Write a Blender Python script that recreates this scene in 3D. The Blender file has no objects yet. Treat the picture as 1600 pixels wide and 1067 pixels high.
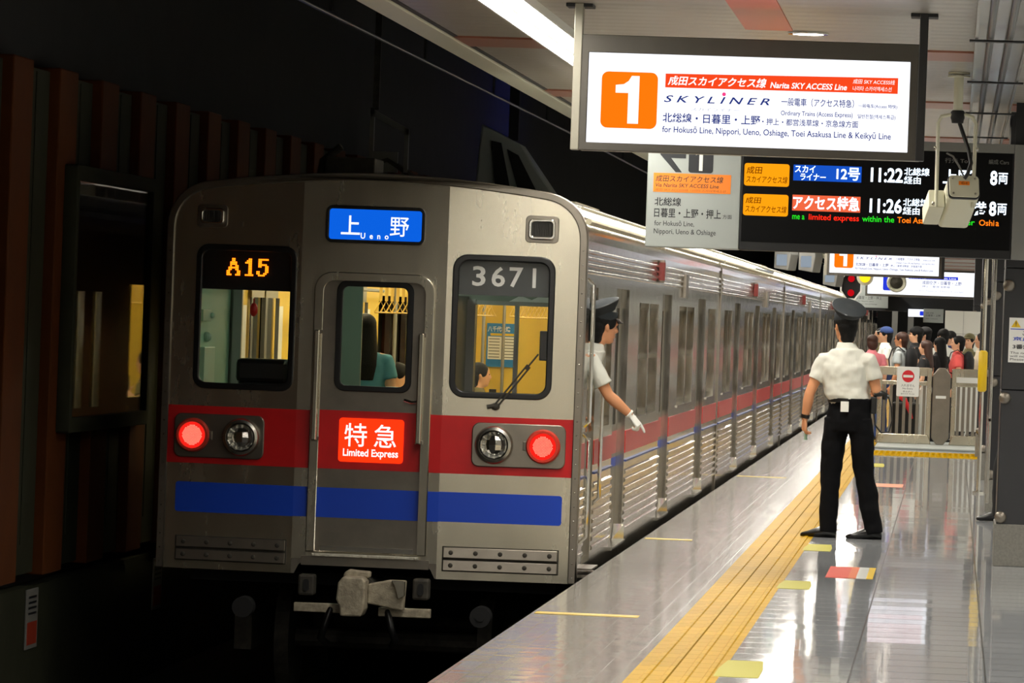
import bpy, bmesh, math, random
from mathutils import Vector, Matrix, geometry
random.seed(7)
SC = bpy.context.scene
COL = SC.collection
PI = math.pi
# ---------------------------------------------------------------- camera, world, exposure
cam_data = bpy.data.cameras.new('camera')
cam = bpy.data.objects.new('camera', cam_data)
COL.objects.link(cam)
cam_data.sensor_width = 36.0
cam_data.lens = 7160.0 / 1600.0 * 36.0
cam_data.clip_start, cam_data.clip_end = 0.5, 600
_a, _p, _r = math.radians(5.4874), math.radians(-0.35), math.radians(2.1)
_F = Vector((-math.sin(_a) * math.cos(_p), math.cos(_a) * math.cos(_p), math.sin(_p)))
_R = Vector((math.cos(_a), math.sin(_a), 0))
_U = _R.cross(_F)
_cx = _R * math.cos(_r) + _U * math.sin(_r)
_cy = _U * math.cos(_r) - _R * math.sin(_r)
_m = Matrix((_cx, _cy, -_F)).transposed().to_4x4()
_m.translation = (0, 0, 1.73)
cam.matrix_world = _m
SC.camera = cam
w = bpy.data.worlds.new('world'); SC.world = w; w.use_nodes = True
w.node_tree.nodes['Background'].inputs[0].default_value = (0.5, 0.55, 0.7, 1)
w.node_tree.nodes['Background'].inputs[1].default_value = 0.003
SC.view_settings.view_transform = 'Standard'
SC.view_settings.look = 'None'
SC.view_settings.exposure = 0.0
SC.view_settings.gamma = 1.0
SC.view_settings.use_curve_mapping = False
SC.cycles.use_denoising = True
SC.cycles.max_bounces = 8
SC.cycles.transparent_max_bounces = 16
SC.cycles.sample_clamp_indirect = 4.0
LAMP = 4.0           # radiance of the strip light's diffuser
STRIP_W = 230.0      # watts of each 12 m run of strip light
DOWN = 12.0          # radiance of the downlights
SALOON = 15.0        # radiance of the train's own ceiling lamps

# ---------------------------------------------------------------- materials
def S(r, g, b):
    f = lambda c: (c / 255 / 12.92) if c / 255 <= 0.04045 else ((c / 255 + 0.055) / 1.055) ** 2.4
    return (f(r), f(g), f(b), 1)
def nd(m, t, **kw):
    n = m.node_tree.nodes.new(t)
    for k, v in kw.items():
        if k.startswith('_'): setattr(n, k[1:], v)
        else: n.inputs[k.replace('__', ' ')].default_value = v
    return n
def lk(m, a, b): m.node_tree.links.new(a, b)
def M(name, col, rough=0.5, metal=0.0, emit=None, es=1.0, noise=0.0, nscale=8.0, bump=0.0, bscale=60.0, stretch=(1, 1, 1), rnoise=0.0, **kw):
    m = bpy.data.materials.new(name); m.use_nodes = True
    b = m.node_tree.nodes['Principled BSDF']
    if len(col) == 3: col = S(*col)
    b.inputs['Base Color'].default_value = col
    b.inputs['Roughness'].default_value = rough
    b.inputs['Metallic'].default_value = metal
    for k, v in kw.items(): b.inputs[k.replace('__', ' ')].default_value = v
    if emit is not None:
        b.inputs['Emission Color'].default_value = S(*emit) if len(emit) == 3 else emit
        b.inputs['Emission Strength'].default_value = es
    if noise or bump or rnoise:
        tc = nd(m, 'ShaderNodeTexCoord'); mp = nd(m, 'ShaderNodeMapping'); mp.inputs['Scale'].default_value = stretch
        lk(m, tc.outputs['Object'], mp.inputs[0])
        if noise or rnoise:
            n = nd(m, 'ShaderNodeTexNoise', Scale=nscale, Detail=5.0, Roughness=0.6); lk(m, mp.outputs[0], n.inputs['Vector'])
        if noise:
            mx = nd(m, 'ShaderNodeMixRGB', _blend_type='MULTIPLY'); mx.inputs[0].default_value = 1.0
            mx.inputs[1].default_value = col
            cr = nd(m, 'ShaderNodeMapRange'); cr.inputs[1].default_value = 0.3; cr.inputs[2].default_value = 0.7
            cr.inputs[3].default_value = 1 - noise; cr.inputs[4].default_value = 1 + noise * 0.35
            lk(m, n.outputs[0], cr.inputs[0]); lk(m, cr.outputs[0], mx.inputs[2]); lk(m, mx.outputs[0], b.inputs['Base Color'])
        if rnoise:
            c2 = nd(m, 'ShaderNodeMapRange'); c2.inputs[1].default_value = 0.3; c2.inputs[2].default_value = 0.7
            c2.inputs[3].default_value = max(0.02, rough - rnoise); c2.inputs[4].default_value = rough + rnoise
            lk(m, n.outputs[0], c2.inputs[0]); lk(m, c2.outputs[0], b.inputs['Roughness'])
        if bump:
            n2 = nd(m, 'ShaderNodeTexNoise', Scale=bscale, Detail=4.0); lk(m, mp.outputs[0], n2.inputs['Vector'])
            bp = nd(m, 'ShaderNodeBump', Strength=bump, Distance=0.01); lk(m, n2.outputs[0], bp.inputs['Height']); lk(m, bp.outputs[0], b.inputs['Normal'])
    return m
def E(name, col, s=1.0):
    m = bpy.data.materials.new(name); m.use_nodes = True
    nt = m.node_tree; nt.nodes.remove(nt.nodes['Principled BSDF'])
    e = nt.nodes.new('ShaderNodeEmission'); e.inputs[0].default_value = S(*col); e.inputs[1].default_value = s
    nt.links.new(e.outputs[0], nt.nodes['Material Output'].inputs[0])
    return m
def glass(name, tint=(1, 1, 1, 1), ior=1.5, boost=1.0):
    m = bpy.data.materials.new(name); m.use_nodes = True
    nt = m.node_tree; nt.nodes.remove(nt.nodes['Principled BSDF'])
    t = nd(m, 'ShaderNodeBsdfTransparent'); t.inputs[0].default_value = tint
    g = nd(m, 'ShaderNodeBsdfGlossy', Roughness=0.02)
    ge = nd(m, 'ShaderNodeNewGeometry'); dt = nd(m, 'ShaderNodeVectorMath', _operation='DOT_PRODUCT'); lk(m, ge.outputs['Normal'], dt.inputs[0]); lk(m, ge.outputs['Incoming'], dt.inputs[1])
    def mm(op, a, c):
        n = nd(m, 'ShaderNodeMath', _operation=op)
        for i, q in enumerate((a, c)):
            if isinstance(q, (int, float)): n.inputs[i].default_value = q
            else: lk(m, q, n.inputs[i])
        return n.outputs[0]
    f0 = ((ior - 1) / (ior + 1)) ** 2
    fr = mm('ADD', mm('MULTIPLY', mm('POWER', mm('SUBTRACT', 1.0, mm('ABSOLUTE', dt.outputs['Value'], 0.0)), 5.0), 1 - f0), f0)
    mx = nd(m, 'ShaderNodeMixShader')
    lk(m, fr, mx.inputs[0]); lk(m, t.outputs[0], mx.inputs[1]); lk(m, g.outputs[0], mx.inputs[2])
    lk(m, mx.outputs[0], nt.nodes['Material Output'].inputs[0])
    return m
MT = {}
def mats():
    d = MT
    d['steel'] = M('brushed_steel', (206, 199, 180), 0.26, 0.97, noise=0.10, nscale=3, stretch=(2.2, 2.2, 0.5), rnoise=0.025)
    d['steel_dark'] = M('dull_steel', (140, 133, 122), 0.36, 0.9, noise=0.15, nscale=5)
    d['steel_mirror'] = M('polished_steel', (222, 218, 208), 0.13, 0.96, noise=0.08, nscale=9, stretch=(1, 6, 0.5), rnoise=0.06, bump=0.10, bscale=3.0)
    d['steel_roof'] = M('roof_paint', (196, 188, 160), 0.55, 0.15, noise=0.3, nscale=2.5, stretch=(1, .5, 1))
    d['chrome'] = M('chrome', (225, 222, 215), 0.12, 1.0)
    d['chromed'] = M('worn_chrome', (190, 186, 176), 0.25, 1.0)
    d['black'] = M('black_rubber', (14, 14, 14), 0.35)
    d['blackm'] = M('matt_black', (9, 9, 10), 0.75)
    d['darkgrey'] = M('dark_grey', (34, 34, 35), 0.55, Specular__IOR__Level=.3)
    d['grime'] = M('sooty_iron', (70, 66, 58), 0.7, 0.3, noise=0.5, nscale=14)
    d['castiron'] = M('cast_coupler_iron', (170, 160, 138), 0.6, 0.2, noise=0.45, nscale=18, bump=0.3, bscale=70)
    d['reflector'] = M('lamp_reflector', (236, 236, 230), 0.15, 0.85)
    d['strap'] = M('strap_yellow', (214, 176, 84), 0.5)
    d['red'] = M('red_vinyl', (196, 8, 14), 0.45, noise=0.15, nscale=5)
    d['redside'] = M('red_side_vinyl', (206, 40, 40), 0.3, 0.1, noise=0.25, nscale=14, stretch=(1, 6, .6))
    d['ruby'] = M('dark_ruby_lens', (110, 24, 18), 0.3)
    d['blueside'] = M('blue_side_line', (36, 58, 120), 0.4)
    d['blue'] = M('blue_vinyl', (4, 64, 190), 0.45)
    d['ledred'] = E('tail_lamp_red', (250, 36, 26), 1.0)
    d['ledred_core'] = E('tail_lamp_core', (255, 140, 118), 1.9)
    d['green'] = M('pale_green_paint', (150, 186, 160), 0.5)
    d['saloon'] = M('saloon_yellow_panel', (226, 190, 62), 0.4)
    d['silver'] = M('silver_paint', (150, 150, 146), 0.4, 0.5)
    d['darkwin'] = M('dark_door_glass', (9, 8, 7), 0.35, Specular__IOR__Level=.15)
    d['glass'] = glass('window_glass', ior=1.3)
    d['glass_side'] = glass('side_window_glass', (0.55, 0.5, 0.4, 1), 1.5)
    d['saloon_lamp'] = E('saloon_lamp', (255, 240, 190), SALOON)
    d['white'] = M('white_paint', (232, 232, 226), 0.45)
    d['whitegloss'] = M('white_gloss', (235, 236, 232), 0.25)
    d['offwhite'] = M('cream_white', (216, 214, 190), 0.4)
    d['grey'] = M('mid_grey_paint', (120, 120, 116), 0.5)
    d['panelgrey'] = M('light_grey_panel', (158, 164, 160), 0.42)
    d['housing'] = M('dark_sign_housing', (74, 70, 62), 0.4, 0.2, noise=0.1)
    d['housing_lt'] = M('grey_sign_edge', (150, 146, 132), 0.4, 0.4)
    d['orange'] = M('orange_vinyl', (244, 130, 20), 0.45)
    d['yellow'] = M('yellow_rubber', (222, 184, 12), 0.45)
    d['yellow_line'] = M('yellow_paint_line', (190, 160, 20), 0.5)
    d['ink'] = M('black_ink', (16, 20, 26), 0.5)
    d['hair'] = M('black_hair', (10, 8, 8), 0.6, Specular__IOR__Level=.25, bump=0.4, bscale=90, stretch=(4, 4, 1))
    d['hairb'] = M('brown_hair', (58, 30, 18), 0.45, bump=0.4, bscale=90, stretch=(4, 4, 1))
    d['skin'] = M('tan_skin', (214, 150, 108), 0.5)
    d['skin2'] = M('fair_skin', (232, 178, 142), 0.5)
    d['shirtw'] = M('white_cotton_shirt', (208, 208, 198), 0.8, bump=1.0, bscale=7, stretch=(1, 1, .55))
    d['trouser'] = M('black_trousers', (8, 8, 11), 0.9, Specular__IOR__Level=.15, bump=0.5, bscale=9, stretch=(1, 1, .5))
    d['capm'] = M('charcoal_cap_cloth', (32, 38, 42), 0.8)
    d['shoe'] = M('black_shoe_leather', (12, 12, 13), 0.25)
    d['glove'] = M('white_glove', (236, 236, 230), 0.8)
    for n, c in dict(navy=(24, 40, 80), blue_jean=(42, 66, 120), polo_grey=(178, 186, 186), black_cloth=(16, 16, 18), coral=(232, 92, 88),
                     cream=(236, 222, 196), teal=(86, 150, 168), pink=(226, 130, 140), olive=(110, 104, 70), white_cloth=(232, 232, 224), beige=(200, 180, 140)).items():
        d[n] = M('cloth_' + n, c, 0.8)
mats()

# ---------------------------------------------------------------- mesh helpers
def link(name, me, mat, parent=None, smooth=None, loc=None):
    o = bpy.data.objects.new(name, me); COL.objects.link(o)
    ms = mat if isinstance(mat, (list, tuple)) else [mat]
    me.materials.clear()
    for m in ms: me.materials.append(MT[m] if isinstance(m, str) else m)
    if parent is not None: o.parent = parent
    if loc is not None: o.location = loc
    if smooth is not None: smooth_by(me, smooth)
    return o
def smooth_by(me, ang):
    for p in me.polygons: p.use_smooth = True
    me.set_sharp_from_angle(angle=math.radians(ang))
class MB:
    def __init__(s): s.v = []; s.f = []; s.mi = []; s.cur = 0
    def mat(s, i): s.cur = i; return s
    def add(s, vs, fs, T=None):
        o = len(s.v)
        s.v += [tuple(T @ Vector(v)) if T is not None else tuple(v) for v in vs]
        s.f += [tuple(i + o for i in f) for f in fs]; s.mi += [s.cur] * len(fs)
        return s
    def box(s, x0, x1, y0, y1, z0, z1, T=None):
        v = [(x0, y0, z0), (x1, y0, z0), (x1, y1, z0), (x0, y1, z0), (x0, y0, z1), (x1, y0, z1), (x1, y1, z1), (x0, y1, z1)]
        return s.add(v, [(0, 3, 2, 1), (4, 5, 6, 7), (0, 1, 5, 4), (1, 2, 6, 5), (2, 3, 7, 6), (3, 0, 4, 7)], T)
    def quad(s, a, b, c, d): return s.add([a, b, c, d], [(0, 1, 2, 3)])
    def cyl(s, p0, p1, r, n=16, r1=None): return s.tube([p0, p1], [r, r if r1 is None else r1], n)
    def tube(s, pts, r, n=10, up=None):
        P = [Vector(p) for p in pts]; N = len(P)
        R = r if isinstance(r, (list, tuple)) else [r] * N
        vs = []; prev = None
        for i in range(N):
            t = (P[min(i + 1, N - 1)] - P[max(i - 1, 0)]).normalized()
            if prev is None:
                a = Vector(up) if up else (Vector((0, 0, 1)) if abs(t.z) < 0.9 else Vector((1, 0, 0)))
                u = (a - t * a.dot(t)).normalized()
            else: u = (prev - t * prev.dot(t)).normalized()
            prev = u; q = t.cross(u)
            ru, rq = R[i] if isinstance(R[i], (list, tuple)) else (R[i], R[i])
            for k in range(n):
                an = 2 * PI * k / n
                vs.append(P[i] + u * math.cos(an) * ru + q * math.sin(an) * rq)
        fs = [(i * n + k, i * n + (k + 1) % n, (i + 1) * n + (k + 1) % n, (i + 1) * n + k) for i in range(N - 1) for k in range(n)]
        fs += [tuple(reversed(range(n))), tuple(range((N - 1) * n, N * n))]
        return s.add(vs, fs)
    def rings(s, rs, n=20, side=(1, 0, 0), fwd=(0, 1, 0)):
        """rs: (centre, half width along side, half depth along fwd)"""
        A = Vector(side); B = Vector(fwd); vs = []; N = len(rs)
        for c, a, b in rs:
            c = Vector(c)
            for k in range(n):
                an = 2 * PI * k / n
                vs.append(c + A * math.cos(an) * a + B * math.sin(an) * b)
        fs = [(i * n + k, i * n + (k + 1) % n, (i + 1) * n + (k + 1) % n, (i + 1) * n + k) for i in range(N - 1) for k in range(n)]
        fs += [tuple(reversed(range(n))), tuple(range((N - 1) * n, N * n))]
        return s.add(vs, fs)
    def ball(s, c, rx, ry=None, rz=None, n=14, m=9, T=None):
        ry = rx if ry is None else ry; rz = rx if rz is None else rz
        vs = [(0, 0, -1)]; 
        for j in range(1, m):
            a = PI * j / m - PI / 2
            for k in range(n): vs.append((math.cos(a) * math.cos(2 * PI * k / n), math.cos(a) * math.sin(2 * PI * k / n), math.sin(a)))
        vs.append((0, 0, 1))
        fs = [(0, 1 + (k + 1) % n, 1 + k) for k in range(n)]
        for j in range(m - 2):
            for k in range(n):
                a = 1 + j * n + k; b = 1 + j * n + (k + 1) % n
                fs.append((a, b, b + n, a + n))
        L = len(vs) - 1
        fs += [(L, 1 + (m - 2) * n + k, 1 + (m - 2) * n + (k + 1) % n) for k in range(n)]
        X = Matrix.Translation(Vector(c)) @ (T.to_4x4() if T is not None else Matrix()) @ Matrix.Diagonal((rx, ry, rz, 1))
        return s.add(vs, fs, X)
    def lathe(s, prof, n=24, T=None, cap=True):
        vs = []; N = len(prof)
        for r, z in prof:
            for k in range(n): vs.append((r * math.cos(2 * PI * k / n), r * math.sin(2 * PI * k / n), z))
        fs = [(i * n + k, i * n + (k + 1) % n, (i + 1) * n + (k + 1) % n, (i + 1) * n + k) for i in range(N - 1) for k in range(n)]
        if cap: fs += [tuple(reversed(range(n)))]
        fs += [tuple(range((N - 1) * n, N * n))]
        return s.add(vs, fs, T)
    def extrude(s, poly, d, T=None):
        """closed polygon in xy, thickness d along z"""
        n = len(poly)
        vs = [(x, y, 0) for x, y in poly] + [(x, y, d) for x, y in poly]
        fs = [tuple(reversed(range(n))), tuple(range(n, 2 * n))] + [(k, (k + 1) % n, n + (k + 1) % n, n + k) for k in range(n)]
        return s.add(vs, fs, T)
    def mesh(s, name):
        me = bpy.data.meshes.new(name); me.from_pydata(s.v, [], s.f); me.update()
        if any(s.mi): me.polygons.foreach_set('material_index', s.mi)
        bm = bmesh.new(); bm.from_mesh(me); bmesh.ops.recalc_face_normals(bm, faces=bm.faces); bm.to_mesh(me); bm.free()
        return me
    def build(s, name, mat, parent=None, smooth=None, bevel=0, loc=None, seg=2):
        o = link(name, s.mesh(name), mat, parent, smooth, loc)
        if bevel:
            b = o.modifiers.new('bevel', 'BEVEL'); b.width = bevel; b.segments = seg; b.limit_method = 'ANGLE'; b.angle_limit = math.radians(40)
        return o
def dgmesh(o):
    bpy.context.view_layer.update()
    dg = bpy.context.evaluated_depsgraph_get()
    return bpy.data.meshes.new_from_object(o.evaluated_get(dg))
def rr(x0, x1, y0, y1, r, n=6):
    """rounded rectangle outline; r one radius or four (bl, br, tr, tl)"""
    R = r if isinstance(r, (list, tuple)) else [r] * 4
    out = []
    for (cx, cy, a0), q in zip(((x0, y0, PI), (x1, y0, 1.5 * PI), (x1, y1, 0), (x0, y1, .5 * PI)), R):
        ox = cx + (q if cx == x0 else -q); oy = cy + (q if cy == y0 else -q)
        if q <= 0: out.append((cx, cy)); continue
        for k in range(n + 1):
            an = a0 + .5 * PI * k / n
            out.append((ox + q * math.cos(an), oy + q * math.sin(an)))
    return out
def circ(cx, cy, r, n=32): return [(cx + r * math.cos(2 * PI * k / n), cy + r * math.sin(2 * PI * k / n)) for k in range(n)]
def shape(loops, depth, bevel=0.0):
    """flat shape with holes in xy; z from 0 (back) to depth; returns a mesh"""
    cu = bpy.data.curves.new('shape_tmp', 'CURVE'); cu.dimensions = '2D'; cu.fill_mode = 'BOTH'
    cu.extrude = max(depth / 2 - bevel, .0002); cu.bevel_depth = bevel; cu.offset = -bevel; cu.bevel_resolution = 1
    for lp in loops:
        sp = cu.splines.new('POLY'); sp.points.add(len(lp) - 1); sp.use_cyclic_u = True
        for p, (x, y) in zip(sp.points, lp): p.co = (x, y, 0, 1)
    o = bpy.data.objects.new('shape_tmp', cu); COL.objects.link(o)
    me = dgmesh(o)
    bpy.data.objects.remove(o); bpy.data.curves.remove(cu)
    me.transform(Matrix.Translation((0, 0, depth / 2)))
    return me
# planes: FRONT maps (x, y, z) -> (x, -z, y): drawn facing -Y; ground: x, y stay
FRONT = Matrix(((1, 0, 0, 0), (0, 0, -1, 0), (0, 1, 0, 0), (0, 0, 0, 1)))
def at(T, x=0, y=0, z=0): return Matrix.Translation((x, y, z)) @ T
def plate(name, loops, depth, mat, T, parent=None, bevel=0.0, smooth=None, warp=None):
    me = shape(loops, depth, bevel); me.transform(T)
    if warp: 
        for v in me.vertices: v.co = warp(v.co)
    return link(name, me, mat, parent, smooth)
_tc = {}
def text_mesh(s, bold=0.0, shear=0.0, thick=0.002):
    key = (s, bold, shear)
    cu = bpy.data.curves.new('text_tmp', 'FONT'); cu.body = s; cu.size = 1.0; cu.offset = bold; cu.shear = shear
    cu.resolution_u = 3; cu.fill_mode = 'FRONT'
    o = bpy.data.objects.new('text_tmp', cu); COL.objects.link(o)
    me = dgmesh(o)
    bpy.data.objects.remove(o); bpy.data.curves.remove(cu)
    return me
def text(name, s, x0, x1, z0, z1, mat, parent, y=0.0, bold=0.0, shear=0.0, T=None, warp=None, keep=False):
    """letters fitted into the box x0..x1, z0..z1 of a plane facing -Y at y"""
    me = text_mesh(s, bold, shear)
    xs = [v.co.x for v in me.vertices]; ys = [v.co.y for v in me.vertices]
    if not xs: return None
    ax, bx, ay, by = min(xs), max(xs), min(ys), max(ys)
    sx = (x1 - x0) / (bx - ax) if x1 is not None else None
    sz = (z1 - z0) / (by - ay)
    if sx is None: sx = sz
    for v in me.vertices: v.co = (x0 + (v.co.x - ax) * sx, z0 + (v.co.y - ay) * sz, 0)
    me.transform(at(FRONT, 0, y, 0) if T is None else T)
    if warp:
        for v in me.vertices: v.co = warp(v.co)
    return link(name, me, mat, parent)
def empty(name, loc, label=None, cat=None, group=None, rz=0):
    o = bpy.data.objects.new(name, None); COL.objects.link(o); o.location = loc; o.rotation_euler.z = rz
    o.empty_display_size = 0.1
    return tag(o, label, cat, group)
def tag(o, label=None, cat=None, group=None, kind=None):
    if label: o['label'] = label
    if cat: o['category'] = cat
    if group: o['group'] = group
    if kind: o['kind'] = kind
    return o
def st(o): return tag(o, kind='structure')
# ---------------------------------------------------------------- the platform, the tunnel, the ceiling
def tile_material(name, base, sx, sy, rough, tilt, joint=0.006, jcol=0.45, spec=0.5, diag=False, vary=0.08):
    m = bpy.data.materials.new(name); m.use_nodes = True
    b = m.node_tree.nodes['Principled BSDF']
    b.inputs['Roughness'].default_value = rough; b.inputs['Specular IOR Level'].default_value = spec
    g = nd(m, 'ShaderNodeNewGeometry'); sep = nd(m, 'ShaderNodeSeparateXYZ'); lk(m, g.outputs['Position'], sep.inputs[0])
    def math_(op, a, bb=None):
        n = nd(m, 'ShaderNodeMath', _operation=op)
        for i, q in enumerate((a, bb)):
            if q is None: continue
            if isinstance(q, (int, float)): n.inputs[i].default_value = q
            else: lk(m, q, n.inputs[i])
        return n.outputs[0]
    u = math_('DIVIDE', math_('ADD', sep.outputs[0], 0.45 + 40 * sx), sx); v = math_('DIVIDE', sep.outputs[1], sy)
    fu, fv = math_('FLOOR', u), math_('FLOOR', v)
    cu, cv = math_('FRACT', u), math_('FRACT', v)
    comb = nd(m, 'ShaderNodeCombineXYZ'); lk(m, fu, comb.inputs[0]); lk(m, fv, comb.inputs[1])
    wn = nd(m, 'ShaderNodeTexWhiteNoise', _noise_dimensions='3D'); lk(m, comb.outputs[0], wn.inputs['Vector'])
    # joints
    ju = math_('LESS_THAN', cu, joint / sx); jv = math_('LESS_THAN', cv, joint * 2 / sy)
    j = math_('MAXIMUM', ju, jv)
    # each tile lies very slightly out of level, and the glaze is wavy
    sub = nd(m, 'ShaderNodeVectorMath', _operation='SUBTRACT'); lk(m, wn.outputs['Color'], sub.inputs[0]); sub.inputs[1].default_value = (.5, .5, .5)
    sc = nd(m, 'ShaderNodeVectorMath', _operation='MULTIPLY'); lk(m, sub.outputs[0], sc.inputs[0]); sc.inputs[1].default_value = (tilt, tilt, 0)
    nz = nd(m, 'ShaderNodeTexNoise', Scale=9.0, Detail=2.0); lk(m, g.outputs['Position'], nz.inputs['Vector'])
    s2 = nd(m, 'ShaderNodeVectorMath', _operation='SUBTRACT'); lk(m, nz.outputs['Color'], s2.inputs[0]); s2.inputs[1].default_value = (.5, .5, .5)
    s3 = nd(m, 'ShaderNodeVectorMath', _operation='MULTIPLY'); lk(m, s2.outputs[0], s3.inputs[0]); s3.inputs[1].default_value = (tilt * .8, tilt * .8, 0)
    ad = nd(m, 'ShaderNodeVectorMath', _operation='ADD'); lk(m, sc.outputs[0], ad.inputs[0]); lk(m, s3.outputs[0], ad.inputs[1])
    ad2 = nd(m, 'ShaderNodeVectorMath', _operation='ADD'); lk(m, ad.outputs[0], ad2.inputs[0]); lk(m, g.outputs['Normal'], ad2.inputs[1])
    nm = nd(m, 'ShaderNodeVectorMath', _operation='NORMALIZE'); lk(m, ad2.outputs[0], nm.inputs[0]); lk(m, nm.outputs[0], b.inputs['Normal'])
    speck = nd(m, 'ShaderNodeTexNoise', Scale=110.0, Detail=3.0); lk(m, g.outputs['Position'], speck.inputs['Vector'])
    val = math_('ADD', math_('MULTIPLY', wn.outputs['Value'], vary), math_('MULTIPLY', speck.outputs[0], 0.35))
    val = math_('ADD', val, 0.8 - vary / 2)
    val = math_('MULTIPLY', val, math_('SUBTRACT', 1.0, math_('MULTIPLY', j, jcol)))
    mul = nd(m, 'ShaderNodeVectorMath', _operation='SCALE'); mul.inputs[0].default_value = S(*base)[:3]; lk(m, val, mul.inputs['Scale'])
    lk(m, mul.outputs[0], b.inputs['Base Color'])
    lk(m, math_('ADD', math_('MULTIPLY', j, 0.12), rough), b.inputs['Roughness'])
    return m
Y0, Y1 = -46.0, 180.0
MT['tile'] = tile_material('glossy_grey_tiles', (166, 169, 172), 0.67, 0.42, 0.05, 0.0036, joint=.010, jcol=.8)
MT['edge_tile'] = tile_material('edge_granite_tiles', (150, 146, 138), 0.10, 0.10, 0.13, 0.020, joint=0.005, jcol=0.7, vary=0.25, spec=.36)
MT['tactile'] = tile_material('yellow_tactile_tiles', (172, 134, 0), 0.43, 0.30, 0.40, 0.006, vary=0.12, spec=.012)
MT['slab'] = M('platform_concrete', (60, 60, 58), 0.85, noise=0.3)
edge_x, tl, tr = -2.37, -1.50, -1.07
fl = MB(); fl.box(tr, 5.0, Y0, Y1, -0.12, 0.0); st(fl.build('floor', 'tile'))
fe = MB(); fe.box(edge_x, tl, Y0, Y1, -0.12, 0.0); st(fe.build('floor_edge', 'edge_tile'))
sl = MB(); sl.box(edge_x + .1, 5.0, Y0, Y1, -1.15, -0.121); st(sl.build('platform_slab_wall', 'slab'))
tp = MB(); tp.box(tl, tr, Y0, Y1, -0.12, 0.001)
for k in range(4):
    x = -1.42 + k * 0.098
    tp.extrude([(x - .018, 0), (x - .012, .006), (x + .012, .006), (x + .018, 0)], Y1 - Y0 - .4, Matrix(((1, 0, 0, 0), (0, 0, 1, Y0 + .2), (0, 1, 0, .0005), (0, 0, 0, 1))))
for x in (-1.098, -1.084):
    tp.box(x - .0025, x + .0025, Y0, Y1, .0011, .0016)
st(tp.build('floor_tactile_strip', 'tactile'))
# dotted tactile band in front of the barrier
td = MB(); td.box(-1.04, 0.52, 62.0, 64.3, .0, .004)
for i in range(20):
    for j in range(6): td.lathe([(.03, .003), (.022, .012), (.0, .013)], 8, Matrix.Translation((-0.99 + i * .078, 62.25 + j * .36, 0)))
st(td.build('floor_tactile_band', 'tactile'))
gp = MB(); gp.box(-1.05, 0.52, 65.6, 69.4, 0, 0.03); st(gp.build('floor_barrier_plinth', 'panelgrey', bevel=.01))
# track bed, rails
MT['ballast'] = M('dark_track_bed', (34, 32, 29), 0.9, noise=0.5, nscale=20, bump=0.6, bscale=14)
tb = MB(); tb.box(-7.2, edge_x + .1, Y0, Y1, -1.4, -1.15); st(tb.build('ground_track_bed', 'ballast'))
XC = -3.863
for sx in (-1, 1):
    r = MB(); x = XC + sx * .7175
    r.box(x - .06, x + .06, Y0, Y1, -1.15, -1.13); r.box(x - .01, x + .01, Y0, Y1, -1.13, -1.03); r.box(x - .034, x + .034, Y0, Y1, -1.03, -1.0)
    tag(r.build('rail', 'grime'), 'running rail under the train on the ' + ('platform' if sx > 0 else 'tunnel wall') + ' side', 'rail', 'running rails')
# tunnel wall: grey panels with proud orange panels between, dark plinth below
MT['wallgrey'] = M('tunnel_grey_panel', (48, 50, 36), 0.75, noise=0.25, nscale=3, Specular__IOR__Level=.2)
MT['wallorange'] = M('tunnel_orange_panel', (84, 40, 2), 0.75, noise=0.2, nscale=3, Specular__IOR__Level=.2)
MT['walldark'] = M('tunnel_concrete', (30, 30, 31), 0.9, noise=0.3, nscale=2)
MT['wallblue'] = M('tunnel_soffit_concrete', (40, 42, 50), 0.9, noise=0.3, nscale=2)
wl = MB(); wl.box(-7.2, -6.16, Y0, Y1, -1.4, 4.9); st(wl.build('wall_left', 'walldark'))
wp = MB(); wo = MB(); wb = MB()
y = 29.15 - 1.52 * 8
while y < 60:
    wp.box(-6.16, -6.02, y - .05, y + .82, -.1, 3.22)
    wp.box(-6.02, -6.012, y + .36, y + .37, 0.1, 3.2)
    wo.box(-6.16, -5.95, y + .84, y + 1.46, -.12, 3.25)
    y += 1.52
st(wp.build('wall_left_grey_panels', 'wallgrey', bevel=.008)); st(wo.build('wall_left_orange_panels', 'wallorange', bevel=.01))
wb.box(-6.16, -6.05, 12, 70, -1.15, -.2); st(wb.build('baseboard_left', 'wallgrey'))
tcg = MB(); tcg.box(-7.2, -2.9, Y0, Y1, 4.9, 5.1); tcg.box(-3.1, -2.95, Y0, Y1, 3.65, 4.9); st(tcg.build('ceiling_tunnel', 'wallblue'))
# wall notices low on the tunnel wall
def wall_notice(y, z, label):
    e = empty('wall_notice', (-6.048, y, z), label, 'sign')
    b = MB(); b.box(0, .012, -.19, .19, -.2, .2); b.build('board', 'grey', e, bevel=.004)
    b = MB(); b.box(.012, .014, -.16, .16, -.17, -.02); b.build('red_panel', M('dull_red_panel', (150, 46, 20), .6), e)
    b = MB()
    for k in range(4): b.box(.012, .0135, -.13, .13, .03 + k * .036, .045 + k * .036)
    b.build('lettering', 'ink', e)
wall_notice(30.1, -.42, 'small dark red and grey notice low on tunnel wall, near the left picture edge')
wall_notice(34.95, -.45, 'small red and grey notice low on tunnel wall beside the train')
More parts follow.
